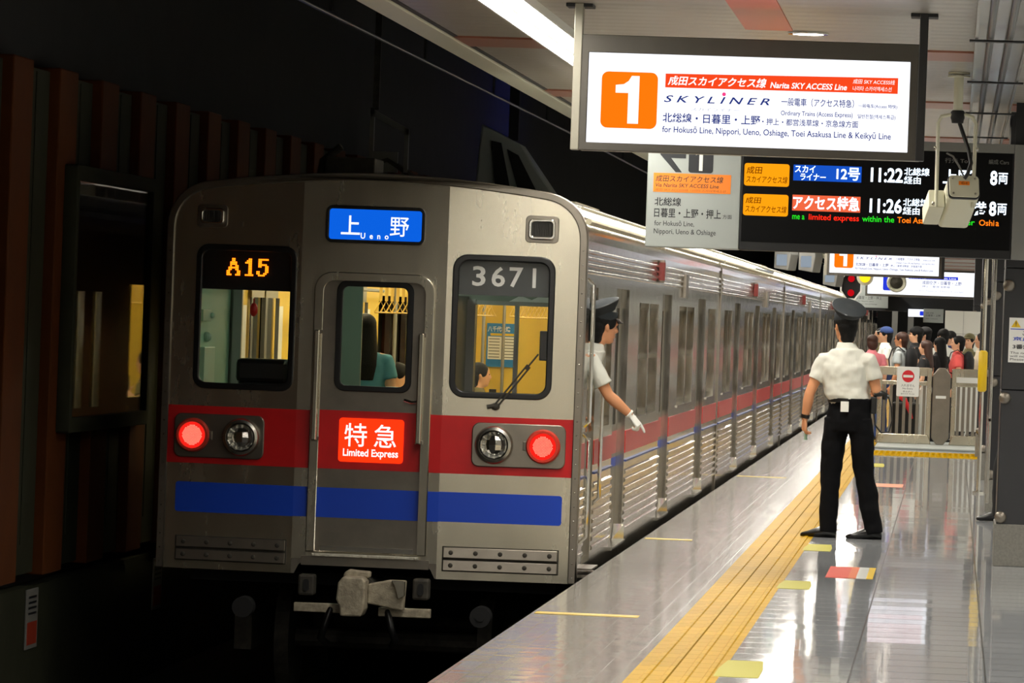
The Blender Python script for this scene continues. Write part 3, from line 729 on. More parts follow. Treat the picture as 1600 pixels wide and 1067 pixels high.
def carriage_meshes(first):
    R = {}
    ys = facet(HW) + .02 if first else 0.0
    wins = windows_of(first)
    ops = [(a, c, .04, 1.94, .065) for a, c in DOORS] + [(a, c, .95, 1.85, .085) for a, c in wins]
    if first: ops.append((.62, 1.34, .04, 1.93, .05))
    b = MB(); side_wall(b, HW, ys, L, -.06, 2.236, ops, .07)
    side_wall(b, -HW, ys, L, -.06, 2.236, [(a, c, .95, 1.85, .05) for a, c in wins if a > 2.4 or not first] + LEFT_DOOR_PANES, .05)
    b.mat(1)
    rp = [(x, z) for x, z in pr if z > 2.2]
    rp = rp + [(-x, z) for x, z in reversed(rp[:-1])]
    n = len(rp)
    vs = [(x, ys, z) for x, z in rp] + [(x, L, z) for x, z in rp]
    b.add(vs, [(k, k + 1, n + k + 1, n + k) for k in range(n - 1)])
    b.mat(0); b.add([(HW, L, -.06), (-HW, L, -.06)] + [(-x, L, z) for x, z in rp], [tuple(range(n + 2))])
    if not first: b.add([(HW, 0, -.06), (-HW, 0, -.06)] + [(-x, 0, z) for x, z in rp], [tuple(reversed(range(n + 2)))])
    b.quad((HW, ys, -.06), (HW, L, -.06), (-HW, L, -.06), (-HW, ys, -.06))
    R['body'] = b.mesh('carriage')
    # ribs
    b = MB(); solid = sorted([(a - .03, c + .03) for a, c in DOORS] + ([(.58, 1.38)] if first else []))
    spans = []; y = ys + .06
    for a, c in solid: spans.append((y, a)); y = c
    spans.append((y, L - .06))
    for k in range(8):
        z = .10 + k * .062
        for a, c in spans:
            b.add([(HW, a, z), (HW + .016, a, z + .012), (HW + .016, a, z + .03), (HW, a, z + .042), (HW, c, z), (HW + .016, c, z + .012), (HW + .016, c, z + .03), (HW, c, z + .042)],
                  [(0, 1, 2, 3), (7, 6, 5, 4), (0, 4, 5, 1), (1, 5, 6, 2), (2, 6, 7, 3)])
    for k in range(4):
        z = 2.015 + k * .045; a, c = ys + .03, L - .03
        b.add([(HW, a, z), (HW + .012, a, z + .008), (HW + .012, a, z + .022), (HW, a, z + .03), (HW, c, z), (HW + .012, c, z + .008), (HW + .012, c, z + .022), (HW, c, z + .03)],
              [(0, 1, 2, 3), (7, 6, 5, 4), (0, 4, 5, 1), (1, 5, 6, 2), (2, 6, 7, 3)])
    R['ribs'] = b.mesh('side_ribs')
    b = MB()
    for a, c in spans: b.box(HW, HW + .005, a + .01, c - .01, .70, .87)
    R['red'] = b.mesh('red_band')
    b = MB()
    for a, c in spans: b.box(HW, HW + .017, a + .01, c - .01, .634, .648)
    R['bluem'] = b.mesh('blue_band')
    b = MB(); b.tube([(HW + .012, ys, 2.36), (HW + .012, L, 2.36)], .022, 8); b.tube([(HW - .03, ys, 2.45), (HW - .03, L, 2.45)], .012, 6)
    R['gutter'] = b.mesh('gutter')
    # one door opening: two leaves, long panes, sill
    b = MB(); x = HW - .065; w = 1.32
    for a, c in ((0, w / 2 - .008), (w / 2 + .008, w)):
        b.mat(0); g0, g1 = a + .12, c - .12
        side_wall(b, x, a, c, .04, 1.94, [(g0, g1, .92, 1.8)], .012)
        b.mat(1); b.box(x - .016, x - .010, g0, g1, .92, 1.8)
        b.mat(3); b.box(x, x + .003, a, c, .70, .87); b.mat(4); b.box(x, x + .003, a, c, .60, .67)
    b.mat(2); b.box(x - .01, x + .012, w / 2 - .010, w / 2 + .010, .05, 1.94); b.box(x - .01, x + .008, 0, .02, .05, 1.94)
    b.mat(5); b.box(x, HW + .03, -.02, w + .02, .02, .045); b.add([(x + .005, w - .16, .045), (x + .005, w, .045), (HW + .02, w, .045), (HW + .02, w, .16), (x + .005, w, .16)], [(0, 1, 2), (1, 2, 3, 4), (0, 2, 3), (0, 3, 4)])
    R['door'] = b.mesh('side_door')
    return R
RA, RB = carriage_meshes(True), carriage_meshes(False)
# interior shell meshes shared by the carriages
def interior_mesh(first):
    b = MB(); y0 = 2.35 if first else .1; xi = 1.325
    wins = windows_of(first)
    b.mat(0); side_wall(b, xi, y0, L - .1, .06, 2.2, [(a, c, .04, 1.94) for a, c in DOORS if a > y0] + [(a, c, .95, 1.85) for a, c in wins if a > y0], .02, False)
    side_wall(b, -xi, y0, L - .1, .06, 2.2, [(a, c, .95, 1.85) for a, c in wins if a > y0] + LEFT_DOOR_PANES, .02, False)
    b.quad((-xi, L - .1, .06), (xi, L - .1, .06), (xi, L - .1, 2.2), (-xi, L - .1, 2.2))
    b.mat(1); b.quad((-xi, y0, 2.2), (xi, y0, 2.2), (xi, L - .1, 2.2), (-xi, L - .1, 2.2))
    b.mat(2); b.quad((-xi, y0, .06), (xi, y0, .06), (xi, L - .1, .06), (-xi, L - .1, .06))
    for s in (-1, 1):
        for a, c in ((4.7, 8.15), (10.0, 13.6), (15.5, 17.6)):
            b.mat(3); b.box(min(s * .85, s * xi), max(s * .85, s * xi), a, c, .36, .52); b.box(min(s * 1.2, s * xi), max(s * 1.2, s * xi), a, c, .52, .92)
            b.mat(4)
            for yy in (a, c): b.cyl((s * .84, yy, .1), (s * .84, yy, 2.19), .017, 8)
            b.cyl((s * .95, a, 1.88), (s * .95, c, 1.88), .013, 6); b.cyl((s * .55, a, 1.95), (s * .55, c, 1.95), .013, 6)
    for s in (-1,):
        for a, c in DOORS:
            b.mat(4); side_wall(b, s * xi + .03, a, a + .62, .08, 1.92, [(a + .11, a + .50, .9, 1.78)], .03); side_wall(b, s * xi + .03, a + .70, c, .08, 1.92, [(a + .82, a + 1.2, .9, 1.78)], .03)
            b.mat(5); b.box(s * xi, s * xi + .01, a + .62, a + .70, .08, 1.92)
            b.mat(1); b.box(s * xi, s * xi + .01, c + .12, c + .42, 1.15, 1.72); b.box(s * xi, s * xi + .01, a - .38, a - .1, 1.15, 1.72)
    return b.mesh('interior')
IA, IB = interior_mesh(True), interior_mesh(False)
b = MB()
for s in (-1, 1): b.box(s * .62 - .06, s * .62 + .06, 3.0, L - .6, 2.16, 2.195)
lampmesh = b.mesh('saloon_lamp')
b = MB()
for s in (-1, 1):
    for a, c in ((4.8, 8.1), (10.1, 13.5), (15.6, 17.5)):
        y = a
        while y < c:
            b.box(s * .55 - .012, s * .55 + .012, y, y + .004, 1.79, 1.95); b.tube([(s * .55 - .045, y, 1.70), (s * .55, y, 1.79), (s * .55 + .045, y, 1.70), (s * .55 - .045, y, 1.70)], .007, 6); y += .36
strapmesh = b.mesh('strap_row')
b = MB()
for yb in (0,):
    for yw in (yb - 1.0, yb + 1.0):
        for s in (-1, 1): b.cyl((s * .66, yw, -.585), (s * .76, yw, -.585), .41, 28)
        b.cyl((-.7, yw, -.6), (.7, yw, -.6), .07, 10)
    for s in (-1, 1): b.box(s * .95 - .06, s * .95 + .06, yb - 1.6, yb + 1.6, -.66, -.42)
bogiemesh = b.mesh('bogie')
b = MB(); b.box(-1.25, 1.25, .5, L - .3, -.16, -.06); b.box(-1.1, 1.1, 5.2, 8.4, -.72, -.16); b.box(-1.1, 1.1, 9.2, 12.0, -.68, -.16)
underm = b.mesh('underframe')
b = MB(); b.box(-.7, .7, 7.6, 10.2, 2.52, 2.68)
for k in range(8): b.box(-.72, .72, 7.7 + k * .32, 7.8 + k * .32, 2.54, 2.66)
acm = b.mesh('air_conditioner')
def carriage(k):
    first = k == 0; R = RA if first else RB; y = PITCH * k
    c = link('carriage', R['body'], [MT['steel_mirror'], MT['steel_roof']], train, None, (0, y, 0))
    def sub(n, m, ms, loc=(0, 0, 0)):
        o = bpy.data.objects.new(n, m); COL.objects.link(o); o.parent = c; o.location = loc
        if not m.materials:
            for q in (ms if isinstance(ms, list) else [ms]): m.materials.append(MT[q])
        return o
    sub('side_ribs', R['ribs'], 'steel_mirror'); sub('red_band', R['red'], 'redside'); sub('blue_band', R['bluem'], 'blueside'); sub('gutter', R['gutter'], 'steel_roof')
    for a, _ in DOORS: sub('side_door', RB['door'], ['steel_dark', 'darkwin', 'black', 'redside', 'blue', 'chrome'], (0, a, 0))
    for a, cc in windows_of(first):
        key = 'side_window_%d' % round((cc - a) * 100)
        if key not in bpy.data.meshes:
            b = MB(); x = HW - .085; w = cc - a
            b.mat(0); b.box(x - .02, x + .012, 0, .045, .95, 1.85); b.box(x - .02, x + .012, w - .045, w, .95, 1.85); b.box(x - .02, x + .012, 0, w, .95, .99); b.box(x - .02, x + .012, 0, w, 1.81, 1.85); b.box(x - .02, x + .016, 0, w, 1.40, 1.44)
            b.mat(1); b.box(x - .006, x - .002, .045, w - .045, .99, 1.81)
            b.mat(2); b.box(x, HW + .012, 0, w, .935, .955)
            b.mesh(key).name = key
        m = bpy.data.meshes.get(key) or bpy.data.meshes[key]
        sub('side_window', m, ['steel_dark', 'glass_side', 'chrome'], (0, a, 0))
    sub('interior', IA if first else IB, ['saloon', 'white', 'grey', 'olive', 'silver', 'darkwin'])
    sub('saloon_lamp', lampmesh, 'saloon_lamp')
    if k < 2: sub('strap_row', strapmesh, 'strap')
    sub('bogie', bogiemesh, 'grime', (0, 2.6, 0)); sub('bogie', bogiemesh, 'grime', (0, 14.6, 0)); sub('underframe', underm, 'blackm'); sub('air_conditioner', acm, 'steel_roof')
    b = 'indicator_lamp'
    if b not in bpy.data.meshes:
        q = MB(); q.mat(0); q.box(HW, HW + .05, 7.7, 7.78, 2.03, 2.22); q.mat(1); q.box(HW + .005, HW + .06, 7.64, 7.70, 2.05, 2.20); q.mesh(b)
    sub('indicator_lamp', bpy.data.meshes[b], ['steel_dark', 'ruby'])
    if 'side_board' not in bpy.data.meshes:
        q = MB(); q.box(HW, HW + .03, 11.2, 11.6, 1.93, 2.14); q.box(HW + .03, HW + .032, 11.22, 11.58, 1.95, 2.12); q.mesh('side_board')
    sub('side_board', bpy.data.meshes['side_board'], 'steel_dark')
    # end posts, gangway to the next carriage
    q = 'end_post'
    if q not in bpy.data.meshes:
        b_ = MB(); b_.box(-.023, .023, L - .06, L + .012, -.06, 2.26); b_.mesh(q)
    sub('end_post', bpy.data.meshes[q], 'steel_dark', (HW - .007, 0, 0)); sub('end_post', bpy.data.meshes[q], 'steel_dark', (-HW + .007, 0, 0))
    if k < 7:
        if 'gangway' not in bpy.data.meshes:
            b_ = MB()
            for i in range(4): b_.box(-.5, .5, L + .02 + i * .085, L + .07 + i * .085, .1, 2.1)
            b_.mesh('gangway')
        sub('gangway', bpy.data.meshes['gangway'], 'blackm')
for k in range(8): carriage(k)
car0 = [o for o in train.children if o.name == 'carriage'][0]
# cab door, its window open, and handrails
b = MB(); x = HW - .05; side_wall(b, x, .62, 1.34, .04, 1.93, [(.68, 1.28, .97, 1.87)], .02); b.box(x, x + .004, .62, 1.34, .04, .06); b.build('cab_door', 'steel_dark', car0)
for y, z0, z1 in ((.36, 1.0, 1.96), (.40, .22, .92), (1.44, .45, 1.7)):
    b = MB(); b.tube([(HW - .0, y, z0 - .02), (HW + .045, y, z0 + .02), (HW + .045, y, z1 - .02), (HW, y, z1 + .02)], .014, 8); b.build('handrail', 'chrome', car0, 50)
b = MB(); b.box(HW, HW + .07, .68, 1.28, -.05, -.03); b.box(HW, HW + .07, .70, 1.26, .0, .012); b.build('cab_step', 'steel_dark', car0)
# driving cab, seen through the front windows
cab = empty('driving_cab', (0, 0, 0)); cab.parent = train
b = MB(); b.box(-1.35, -1.325, .2, 2.3, .06, 2.2); b.build('cab_side_wall', 'green', cab)
b = MB(); b.box(-1.325, -1.29, .9, 1.25, 1.60, 1.68); b.box(-1.325, -1.28, .95, 1.4, 1.17, 1.42); b.ball((-1.31, 1.2, 1.49), .035); b.ball((-1.28, 1.22, 1.64), .02); b.build('wall_fittings', M('green_fittings', (176, 200, 176), .4), cab, bevel=.004)
b = MB(); b.box(-1.30, 1.3, .15, 2.3, .02, .06); b.build('cab_floor', 'darkgrey', cab)
b = MB(); b.box(-1.30, 1.3, .15, 2.3, 2.17, 2.2); b.build('cab_ceiling', 'grey', cab)
# partition: front wall of the saloon, with openings
def wall_x(b, y0, y1, x0, x1, z0, z1, ops):
    xs = sorted({x0, x1, *[o[0] for o in ops], *[o[1] for o in ops]}); zs = sorted({z0, z1, *[o[2] for o in ops], *[o[3] for o in ops]})
    for xa, xb in zip(xs, xs[1:]):
        for za, zb in zip(zs, zs[1:]):
            cx, cz = (xa + xb) / 2, (za + zb) / 2
            if any(o[0] < cx < o[1] and o[2] < cz < o[3] for o in ops): continue
            b.box(xa, xb, y0, y1, za, zb)
b = MB(); wall_x(b, 2.30, 2.34, -1.325, 1.325, .06, 2.2, [(-1.24, -.86, .85, 1.86), (-.367, .02, .95, 1.90), (.46, 1.27, .95, 1.80)]); b.build('partition', M('grey_green_partition', (122, 134, 120), .5), cab)
b = MB(); b.box(-1.30, -1.235, 2.26, 2.31, .1, 1.9); b.box(.40, .46, 2.2, 2.32, .1, 1.82); b.box(.74, .77, 2.24, 2.3, .95, 1.82); b.box(.44, 1.3, 2.22, 2.3, 1.785, 1.815); b.build('partition_posts', 'silver', cab)
b = MB(); b.box(.30, .40, 1.2, 2.3, .1, 1.84); b.build('dark_locker', M('green_locker', (74, 92, 80), .5), cab)
b = MB(); b.tube([(-1.14, 2.2, 1.72), (-1.14, 2.2, 1.77)], .006, 6); b.ball((-1.14, 2.2, 1.69), .03, .03, .05); b.build('red_tag', 'red', cab, 50)
b = MB(); b.box(-.95, -.45, .35, .75, .6, 1.34); b.box(-.96, -.6, .3, .7, 1.2, 1.36); b.build('driver_seat_back', 'black', cab, bevel=.03)
b = MB(); b.box(.5, 1.28, .2, .55, .5, 1.15); b.build('driving_desk', 'darkgrey', cab, bevel=.02)
b = MB(); b.box(1.1, 1.2, .3, .4, 1.42, 1.62); b.build('black_monitor', 'black', cab, bevel=.006)
b = MB(); b.box(-.1, .1, .95, 1.05, 2.14, 2.17); b.build('cab_fill_lamp', E('cab_fill_lamp', (225, 255, 230), 85.0), cab)  # unseen lamp added to brighten the green side wall of the cab
b = MB(); b.extrude([(.7, 1.815), (.78, 1.86), (.86, 1.83), (.96, 1.88), (1.1, 1.85), (1.2, 1.86), (1.16, 1.815)], .12, at(FRONT, 0, 2.32, 0)); b.build('shelf_papers', 'whitegloss', cab)
ps = empty('notice_poster', (-.87, L - .13, 1.4)); ps.parent = train
b = MB(); b.box(-.17, .17, 0, .01, -.24, .22); b.build('sheet', M('poster_blue', (20, 120, 190), .4), ps)
b = MB(); b.box(-.155, -.01, -.002, 0, -.16, .08); b.box(.01, .155, -.002, 0, -.16, .08); b.build('timetable_panels', 'white', ps)
b = MB(); b.box(-.13, .13, -.002, 0, .09, .115); b.build('yellow_strip', 'yellow', ps)
text('lettering', '八千代松陰', -.16, .08, .13, .19, 'white', ps, -.002, .02)
b = MB()
for i in range(2):
    for j in range(7): b.box(-.145 + i * .165, -.03 + i * .165, -.003, -.002, .05 - j * .032, .06 - j * .032)
b.build('print_lines', 'grey', ps)
# roof gear over the cab: whistle box and aerial
b = MB(); b.box(-.55, -.2, 1.4, 1.9, 2.6, 2.78); b.tube([(-.6, 1.5, 2.62), (-.58, 1.5, 2.75), (-.45, 1.5, 2.86)], .03, 8); b.build('roof_equipment', 'grime', train, bevel=.01)
# ---------------------------------------------------------------- hanging signs, board, camera, signals, barrier
LILAC = (236, 240, 255)
MT['lit'] = E('lit_sign_panel', (246, 248, 255), 1.35)
MT['lit_orange'] = E('lit_orange', (255, 122, 12), 1.05)
MT['lit_redorange'] = E('lit_red_orange', (252, 74, 30), 1.0)
MT['lit_white'] = E('lit_white', (255, 255, 255), 1.2)
MT['lit_navy'] = E('lit_navy', (36, 52, 128), 1.0)
MT['lit_blue'] = E('lit_blue', (40, 60, 220), 1.0)
MT['lit_grey'] = E('lit_pale_grey', (170, 174, 190), 1.0)
MT['lit_pink'] = E('lit_pink', (250, 70, 140), 1.0)
def lightbox(loc, label, full=True):
    """platform 1 light box, 1.78 m wide, seen from the front"""
    s = empty('platform_sign', loc, label, 'sign')
    W0, W1, Z0, Z1 = -.89, .89, 0, .60
    me = shape([rr(W0, W1, Z0, Z1, .008), rr(-.838, .822, .042, .508, .003)], .03, .004); me.transform(at(FRONT, 0, 0, 0)); link('frame', me, MT['housing'], s)
    b = MB(); b.box(W0 + .005, W1 - .005, .0, .24, Z0 + .005, Z1 - .005); b.build('housing', 'housing_lt', s, bevel=.006)
    plate('lit_panel', [rr(-.84, .824, .04, .51, .003)], .004, 'lit', at(FRONT, 0, -.012, 0), s)
    for x, m in ((-.897, 'housing_lt'), (.885, 'black')):
        b = MB(); b.box(x - .022, x + .022, -.036, .05, -.0, 3.35 - loc[2]); b.build('hanger_post', m, s, bevel=.004)
        b = MB(); b.box(x - .07, x + .07, -.03, .15, 3.332 - loc[2], 3.35 - loc[2]); b.build('ceiling_plate', 'darkgrey', s, bevel=.003)
    y = -.0165
    plate('number_square', [rr(-.768, -.476, .120, .412, .035)], .002, 'lit_orange', at(FRONT, 0, y + .002, 0), s)
    plate('number_one', [[(-.628, .145), (-.572, .145), (-.572, .392), (-.612, .392), (-.628, .365), (-.652, .348), (-.694, .343), (-.694, .303), (-.628, .303)]], .002, 'lit_white', at(FRONT, 0, y, 0), s)
    T = lambda t, x0, x1, z0, z1, m, **k: text('lettering', t, x0, x1, z0, z1, m, s, y - .0022, **k)
    plate('line_bar', [[(-.438, .338), (.762, .342), (.762, .424), (-.438, .41)]], .002, 'lit_redorange', at(FRONT, 0, y + .002, 0), s)
    T('成田スカイアクセス線', -.425, .085, .350, .400, 'lit_white', bold=.02, shear=.2)
    T('Narita SKY ACCESS Line', .105, .50, .352, .383, 'lit_white', bold=.02, shear=.2)
    T('成田 SKY ACCESS线', .53, .745, .388, .412, 'lit_white', shear=.15)
    T('나리타 스카이액세스선', .53, .73, .352, .376, 'lit_white', shear=.1)
    T('S K Y L I N E R', -.442, .105, .262, .298, 'lit_navy', bold=.012, shear=.3)
    plate('logo_dot', [circ(-.132, .312, .010, 14)], .002, 'lit_pink', at(FRONT, 0, y, 0), s)
    T('スカイライナー', -.30, -.05, .222, .238, 'lit_grey')
    T('一般電車（アクセス特急）', .165, .54, .262, .305, 'lit_navy', bold=.012)
    T('一般电车(Access 特快)', .562, .762, .262, .286, 'lit_navy', bold=.012)
    T('Ordinary Trains (Access Express)', .165, .535, .206, .238, 'lit_navy', bold=.012)
    T('일반전철(액세스특급)', .56, .755, .206, .232, 'lit_navy', bold=.012)
    T('北総線・日暮里・上野', -.445, .06, .158, .208, 'lit_navy', bold=.016)
    T('・押上・都営浅草線・京急線方面', .07, .565, .160, .196, 'lit_navy', bold=.012)
    T('for Hokusō Line, Nippori, Ueno, Oshiage, Toei Asakusa Line & Keikyū Line', -.445, .735, .096, .140, 'lit_navy', bold=.012)
    return s
lightbox((-1.09, 23.7, 2.590), 'big white lit platform sign with an orange number 1 square, hanging nearest the camera')
lightbox((-1.07, 70.0, 2.490), 'white lit platform sign with an orange 1, smaller and farther, below the departure board')
# departure board
bd = empty('departure_board', (0, 32.5, 0), 'hanging black departure board with lit train times and a grey direction panel', 'departure board')
b = MB(); b.box(-2.20, -1.535, .0, .24, 2.24, 3.05); b.build('direction_panel', 'panelgrey', bd, bevel=.008)
b = MB(); b.box(-1.533, .385, .0, .24, 2.24, 3.05); b.build('housing', 'darkgrey', bd, bevel=.006)
b = MB(); b.box(.387, .60, -.005, .245, 2.24, 3.05); b.box(-1.533, .386, -.006, .0, 2.985, 3.05); b.build('grey_trim', 'grey', bd, bevel=.004)
b = MB(); b.box(-1.52, .375, -.004, .0, 2.30, 2.985); b.build('screen', M('board_screen', (5, 5, 6), .6, Specular__IOR__Level=.12), bd)
for x in (-2.0, -1.0, .42):
    b = MB(); b.box(x - .03, x + .03, .08, .14, 3.04, CZ); b.build('hanger_post', 'darkgrey', bd)
T = lambda t, x0, x1, z0, z1, m, y=-.002, **k: text('lettering', t, x0, x1, z0, z1, m, bd, y, **k)
plate('arrow', [[(-2.115, 2.90), (-2.00, 2.775), (-1.955, 2.775), (-2.035, 2.875), (-1.93, 2.875), (-1.93, 2.925), (-2.035, 2.925), (-1.955, 3.02), (-2.0, 3.02)]], .002, 'ink', at(FRONT, 0, -.001, 0), bd)
plate('number_square', [rr(-1.91, -1.735, 2.775, 2.97, .02)], .002, 'ink', at(FRONT, 0, -.001, 0), bd)
plate('number_one', [[(-1.835, 2.79), (-1.81, 2.79), (-1.81, 2.95), (-1.835, 2.95), (-1.86, 2.92), (-1.86, 2.90), (-1.835, 2.91)]], .001, 'white', at(FRONT, 0, -.003, 0), bd)
plate('orange_box', [rr(-2.155, -1.605, 2.632, 2.767, .002)], .002, 'orange', at(FRONT, 0, -.001, 0), bd)
T('成田スカイアクセス線', -2.14, -1.66, 2.705, 2.752, 'ink', -.0035, bold=.01, shear=.12)
T('Via Narita SKY ACCESS Line', -2.14, -1.69, 2.668, 2.695, 'ink', -.0035, bold=.01, shear=.15)
T('成田 SKY ACCESS线  나리타 스카이액세스선', -2.14, -1.64, 2.640, 2.657, M('brown_ink', (150, 70, 10), .5), -.0035, shear=.1)
T('北総線', -2.142, -1.953, 2.534, 2.594, 'ink', bold=.012)
T('日暮里・上野・押上', -2.142, -1.667, 2.452, 2.518, 'ink', bold=.012)
T('方面', -1.655, -1.59, 2.455, 2.485, 'ink')
T('for Hokusō Line,', -2.138, -1.855, 2.388, 2.430, 'ink')
T('Nippori, Ueno & Oshiage', -2.14, -1.70, 2.325, 2.372, 'ink')
MT['led_white'] = E('led_white', (225, 240, 255), 2.2); MT['led_or'] = E('led_amber', (255, 120, 20), 1.5); MT['led_gr'] = E('led_green', (40, 230, 40), 1.1); MT['led_rd'] = E('led_red', (255, 40, 20), 1.4)
MT['led_bluebg'] = E('led_blue_field', (24, 84, 200), 1.0); MT['led_redbg'] = E('led_orange_field', (240, 104, 66), 1.05); MT['led_amberbg'] = E('lit_amber_box', (255, 160, 16), 1.1); MT['led_ink'] = E('amber_box_ink', (110, 50, 0), 1.0); MT['board_print'] = M('board_print', (120, 120, 116), .5)
for z0, z1 in ((2.697, 2.857), (2.487, 2.64)):
    plate('line_box', [rr(-1.512, -1.193, z0, z1, .018)], .003, 'led_amberbg', at(FRONT, 0, -.004, 0), bd)
    T('成田', -1.497, -1.385, z0 + .085, z1 - .022, 'led_ink', -.0085, bold=.01, shear=.1)
    T('スカイアクセス線', -1.497, -1.205, z0 + .022, z0 + .072, 'led_ink', -.0085, bold=.008, shear=.1)
plate('type_field', [[(-1.165, 2.745), (-.684, 2.745), (-.684, 2.857), (-1.165, 2.857)]], .002, 'led_bluebg', at(FRONT, 0, -.004, 0), bd)
plate('type_field', [[(-1.165, 2.532), (-.684, 2.532), (-.684, 2.644), (-1.165, 2.644)]], .002, 'led_redbg', at(FRONT, 0, -.004, 0), bd)
T('スカイ', -1.155, -1.01, 2.803, 2.853, 'led_white', -.007, bold=.015); T('ライナー', -1.115, -.935, 2.749, 2.797, 'led_white', -.007, bold=.015)
T('12号', -.86, -.695, 2.757, 2.848, 'led_white', -.007, bold=.02)
T('アクセス特急', -1.16, -.69, 2.54, 2.64, 'led_white', -.007, bold=.02)
for z, tm in ((2.757, '11:22'), (2.54, '11:26')):
    T(tm, -.618, -.392, z - .005, z + .098, 'led_white', -.005, bold=.025)
    T('北総線', -.384, -.205, z + .05, z + .105, 'led_white', -.005, bold=.012); T('経由', -.384, -.265, z - .01, z + .045, 'led_white', -.005, bold=.012)
    T('8', .222, .272, z + .0, z + .103, 'led_white', -.005, bold=.03); T('両', .28, .345, z + .01, z + .09, 'led_white', -.005, bold=.012)
T('上野', -.11, .10, 2.755, 2.86, 'led_white', -.005, bold=.02); T('羽田空港', -.19, .205, 2.54, 2.64, 'led_white', -.005, bold=.02)
for t, x0, x1, m in (('me a', -1.162, -1.075, 'led_gr'), ('limited express', -1.045, -.69, 'led_rd'), ('within the', -.668, -.442, 'led_gr'), ('Toei Asakusa Line', -.42, -.035, 'led_or'), ('after', -.005, .125, 'led_gr'), ('Oshi', .155, .262, 'led_or'), ('a', .272, .295, 'led_or')):
    hi = any(c in t for c in 'lbhdtkTLAO'); lo = 'p' in t
    T(t, x0, x1, 2.470 - (.012 if lo else 0), 2.512 if hi else 2.50, m, -.005, bold=.012)
for t, x0, x1 in (('経由 Via', -1.43, -1.27), ('種別 Train', -1.06, -.80), ('発車時刻 Departure', -.625, -.37), ('行先 To', -.10, .06), ('編成 Cars', .208, .35)):
    T(t, x0, x1, 2.905, 2.94, 'board_print', -.005)
def copy_tree(o, parent=None):
    c = o.copy(); COL.objects.link(c); c.parent = parent
    for ch in list(o.children): copy_tree(ch, c)
    return c
b2 = copy_tree(bd); b2.location = (0, 45.1, .255); b2['label'] = 'second departure board farther on, hidden behind the first and seen only in reflections'
for ch in list(b2.children):
    if ch.name.startswith('hanger_post'): bpy.data.objects.remove(ch)
for x in (-2.0, -1.0):
    b = MB(); b.box(x - .03, x + .03, .08, .14, 2.9, CZ - .255); b.build('hanger_post', 'darkgrey', b2)
# surveillance camera hanging on a pipe, its back to us
cc = empty('surveillance_camera', (0, 29.0, 0), 'cream box surveillance camera hanging on a ceiling pipe in front of the departure board', 'camera')
b = MB(); b.cyl((-.02, 0, 3.09), (-.02, 0, CZ), .030, 18); b.lathe([(.068, 3.338), (.068, 3.349), (.03, 3.349), (.03, 3.338)], 22, Matrix.Translation((-.02, 0, .0))); b.lathe([(.04, 3.2), (.07, 3.2), (.07, 3.21), (.04, 3.21)], 22, Matrix.Translation((-.02, 0, .12))); b.build('pipe', 'offwhite', cc, 40)
b = MB(); b.lathe([(.036, 3.03), (.040, 3.05), (.044, 3.06), (.044, 3.10), (.036, 3.11)], 20, Matrix.Translation((-.02, 0, 0))); b.build('coupling', 'darkgrey', cc, 40)
b = MB()
b.tube([(-.135, 0, 2.50), (-.14, 0, 3.03), (-.12, 0, 3.07), (-.05, 0, 3.085), (.03, 0, 3.085), (.075, 0, 3.07), (.095, 0, 3.03), (.095, 0, 2.50)], [(.012, .018)] * 8, 8, up=(1, 0, 0)); b.build('bracket', 'offwhite', cc, 40)
for p in ((-.15, 0, 2.87), (.105, 0, 2.87), (-.15, 0, 2.52), (.105, 0, 2.6)):
    b = MB(); b.ball(p, .014); b.build('knob', 'chromed', cc, 60)
# the box points away from us, down and to the left
RT = Matrix.Translation((.032, -.02, 2.62)) @ Matrix.Rotation(math.radians(9), 4, 'Z') @ Matrix.Rotation(math.radians(-24), 4, 'X')
me = shape([rr(-.098, .098, -.078, .078, .028)], .42, .004); me.transform(RT @ Matrix.Rotation(math.radians(90), 4, 'X') @ Matrix.Translation((0, 0, -.42)));
body = link('housing', me, MT['offwhite'], cc, 40)
me = shape([rr(-.1, .1, -.08, .08, .03)], .022, .004); me.transform(RT @ Matrix.Rotation(math.radians(90), 4, 'X') @ Matrix.Translation((0, 0, .002))); link('rear_gasket', me, MT['black'], body, 40)
me = shape([rr(-.094, .094, -.074, .074, .026)], .012, .003); me.transform(RT @ Matrix.Rotation(math.radians(90), 4, 'X') @ Matrix.Translation((0, 0, .024))); cover = link('rear_cover', me, MT['offwhite'], cc, 40)
X = RT @ Matrix.Rotation(math.radians(90), 4, 'X') @ Matrix.Translation((0, 0, .037))
me = shape([rr(-.034, .034, .006, .032, .002)], .002); me.transform(X); link('orange_label', me, MT['orange'], cover)
text('lettering', 'C-1', -.018, .018, .012, .026, 'ink', cover, T=X @ Matrix.Translation((0, 0, .003)), bold=.02)
for px in (-.07, .07):
    for pz in (-.052, .052):
        b = MB(); b.ball(X @ Vector((px, pz, 0)), .008, n=8, m=6); b.build('screw', 'chromed', cover)
me = shape([rr(-.05, .05, -.06, .06, .01)], .26, .003); me.transform(RT @ Matrix.Translation((-.155, .06, -.03)) @ Matrix.Rotation(math.radians(90), 4, 'X') @ Matrix.Translation((0, 0, -.30))); link('side_unit', me, MT['offwhite'], cc, 40)
b = MB(); b.tube([(-.01, -.0, 3.04), (.02, -.0, 2.96), (.055, -.02, 2.87), (.075, -.05, 2.78), (.055, -.06, 2.71), (.035, -.06, 2.68)], .013, 10); b.build('cable', 'black', cc, 60)
b = MB(); b.tube([(.03, -.02, 2.70), (.0, -.02, 2.76), (-.04, -.02, 2.82), (-.08, 0, 2.84)], .006, 8); b.build('thin_cable', 'grey', cc, 60)
